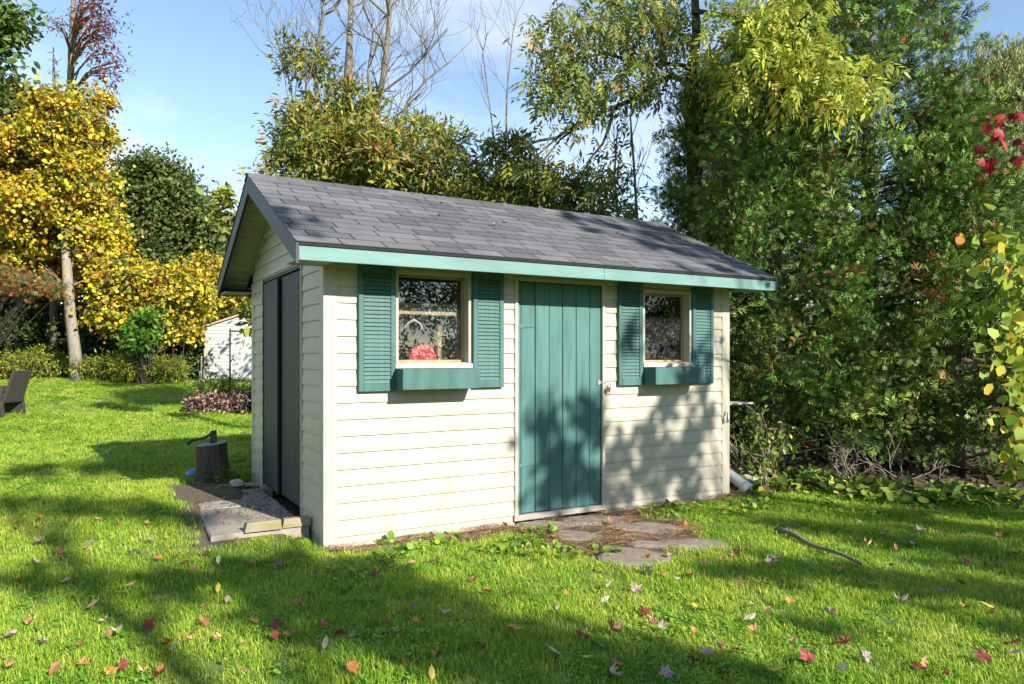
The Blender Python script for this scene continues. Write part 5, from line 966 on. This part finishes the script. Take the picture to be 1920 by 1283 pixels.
def leafpaint(name, c):
    m_, n_, b_ = nodes(name); oi = N(n_, 'ShaderNodeObjectInfo'); mr = N(n_, 'ShaderNodeMapRange'); mr.inputs['To Min'].default_value = .65; mr.inputs['To Max'].default_value = 1.3; n_.links.new(oi.outputs['Random'], mr.inputs[0])
    t = N(n_, 'ShaderNodeTexCoord'); nz = N(n_, 'ShaderNodeTexNoise', Scale=7.0, Detail=5.0); n_.links.new(t.outputs['Object'], nz.inputs[0]); m2 = N(n_, 'ShaderNodeMath', operation='MULTIPLY'); m3 = N(n_, 'ShaderNodeMapRange'); m3.inputs['To Min'].default_value = .55; m3.inputs['To Max'].default_value = 1.45; n_.links.new(nz.outputs['Fac'], m3.inputs[0]); n_.links.new(mr.outputs[0], m2.inputs[0]); n_.links.new(m3.outputs[0], m2.inputs[1])
    v = N(n_, 'ShaderNodeVectorMath', operation='SCALE'); v.inputs[0].default_value = c; n_.links.new(m2.outputs[0], v.inputs['Scale']); n_.links.new(v.outputs[0], b_.inputs['Base Color']); b_.inputs['Roughness'].default_value = .6; return m_
for i, (kd, cu, c, lab) in enumerate(LK):
    mt = leafpaint('fallen_leaf_%d' % i, c); row = []
    for s in range(3):
        V, F = leaf_mesh(kd, cu * (.6 + .4*s), 31*i + s); mm_ = bpy.data.meshes.new('fallen_leaf'); mm_.from_pydata(V, [], F); mm_.materials.append(mt); row.append(mm_)
    LM.append(row)
def where(p):
    dist = lambda q: np.hypot(p[0] - q[0], p[1] - q[1])
    if pad_of(p): return 'on the concrete step'
    if min(dist(q) for q in STP) < .75: return 'beside the flagstones'
    if dist((3.19, -1.9)) < .8: return 'near the fallen branch'
    if -1.5 < p[0] < 0.2 and -.4 < p[1] < 2.4: return 'in the grass beside the concrete step'
    if dist((sb[0], sb[1])) < 1.3: return 'in the grass around the stump'
    if p[0] > 4.2: return 'in the grass along the cedars'
    if p[0] > 0 and p[1] > -1.1: return 'in the grass close to the front wall'
    if p[1] > 9: return 'on the far lawn toward the treeline'
    if p[1] > 2.4: return 'between stump and wicker chair'
    return 'on the lawn before the near shed corner' if p[0] < 1.0 else 'on the open lawn before the flagstones'
def pad_of(p): return -.78 < p[0] < .0 and .25 < p[1] < 2.25
def drop(px, py, k, size):
    p = gz(px, py)
    if (-.06 < p[0] < LX + .06 and p[1] > -.06 and p[1] < WY + .1) or p[1] > 19.5: return
    pad_ = -.82 < p[0] < .0 and .2 < p[1] < 2.3
    o = link('fallen_leaf', random.choice(LM[k]), None); o.location = (p[0], p[1], p[2] + (.032 if not pad_ else .13) ); o.scale = (size, size*random.uniform(.6, 1), size*random.uniform(.8, 1.6)); o.rotation_euler = (R(random.gauss(0, 24)), R(random.gauss(0, 24)), random.uniform(0, 6.28)); tag(o, ('small ' if size < .058 else 'large ' if size > .094 else '') + LK[k][3].replace('lying on the grass', 'lying').replace('lying underside up on the grass', 'lying underside up') + ' ' + where(p), 'leaf', 'fallen leaves on the lawn')
NAMED = [(75,1022,1),(20,1003,6),(110,1040,2),(165,1032,1),(70,1062,1),(140,1095,2),(280,1020,1),(388,1046,0),(410,1058,6),(345,1062,2),(470,1068,3),(525,1070,1),(560,1020,2),(30,1098,2),(175,1145,3),(60,1175,5),(320,1215,2),(325,1225,6),(205,1200,3),(240,1155,6),(280,1180,0),(380,1175,2),(515,1178,0),(562,1145,2),(540,1200,2),(517,1205,0),(575,1235,3),(10,1205,1),(15,1262,5),(105,1270,3),(230,1262,0),(300,1278,0),(150,1258,5),(145,1222,5),(365,1195,0),
 (815,1060,0),(706,1087,0),(835,1158,1),(780,1146,1),(665,1200,1),(820,1232,2),(745,1198,5),(960,1122,2),(890,1095,2),(915,1120,2),(1060,1123,3),(1145,1075,3),(1212,1076,1),(1140,1108,1),(1195,1113,1),(1120,1145,4),(1200,1150,6),(1212,1157,0),(1150,1195,5),(1095,1205,0),(965,1190,2),(1040,1235,6),(1250,1272,1),(1145,1275,1),(1230,1180,5),(755,1255,2),(662,1268,2),(810,1275,4),(640,1200,0),(1380,1045,2),(1460,1055,1),(1440,1065,1),(1485,1052,3),(1390,1083,3),(1385,1110,3),(1315,1155,3),(1405,1170,6),(1410,1190,5),(1480,1135,2),(1440,1155,3),(1490,1215,3),(1510,1245,0),(1380,1230,0),(1360,1275,0),(1305,1252,0),(1580,1075,5),(1605,1110,3),(1660,1010,1),(1725,1000,1),(1610,985,6),(1730,970,0),(1715,960,5),(1850,1145,4),(1865,1155,2),(1720,1265,0),(1588,1212,0),(1700,1215,1),(1620,1240,1),(1890,1010,2),(1910,1045,2),(1810,1060,0),(1560,1160,1),(1690,1140,1),(1770,1278,0),(1900,1220,0),(1680,1035,3),(1570,1035,3),(1770,1120,1),(1840,1245,0),(1295,1085,0),(1110,1248,4)]
for (px, py, k) in NAMED: drop(px, py, k, random.uniform(.06, .105))
for _ in range(170):
    py = 722 + 560*random.random()**1.15; px = random.uniform(0, 1920)
    if py < 960 and px > 360 or (px > 1420 and py < 950): continue
    drop(px, py, random.choice([0, 1, 1, 2, 2, 3, 3, 4, 5, 5, 6]), random.uniform(.04, .08))

for k in range(9):
    x_ = random.uniform(.2, 4.3); y_ = random.uniform(-.2, 1.2); o = link('roof_leaf', random.choice(LM[random.choice([3, 5])]), None); o.location = (x_, y_, zroof(y_) + .022); o.scale = (.045,)*3; o.rotation_euler = (ANG, 0, random.uniform(0, 6.28)); tag(o, 'small brown leaf lying on the shed roof shingles', 'leaf', 'leaves on the shed roof')
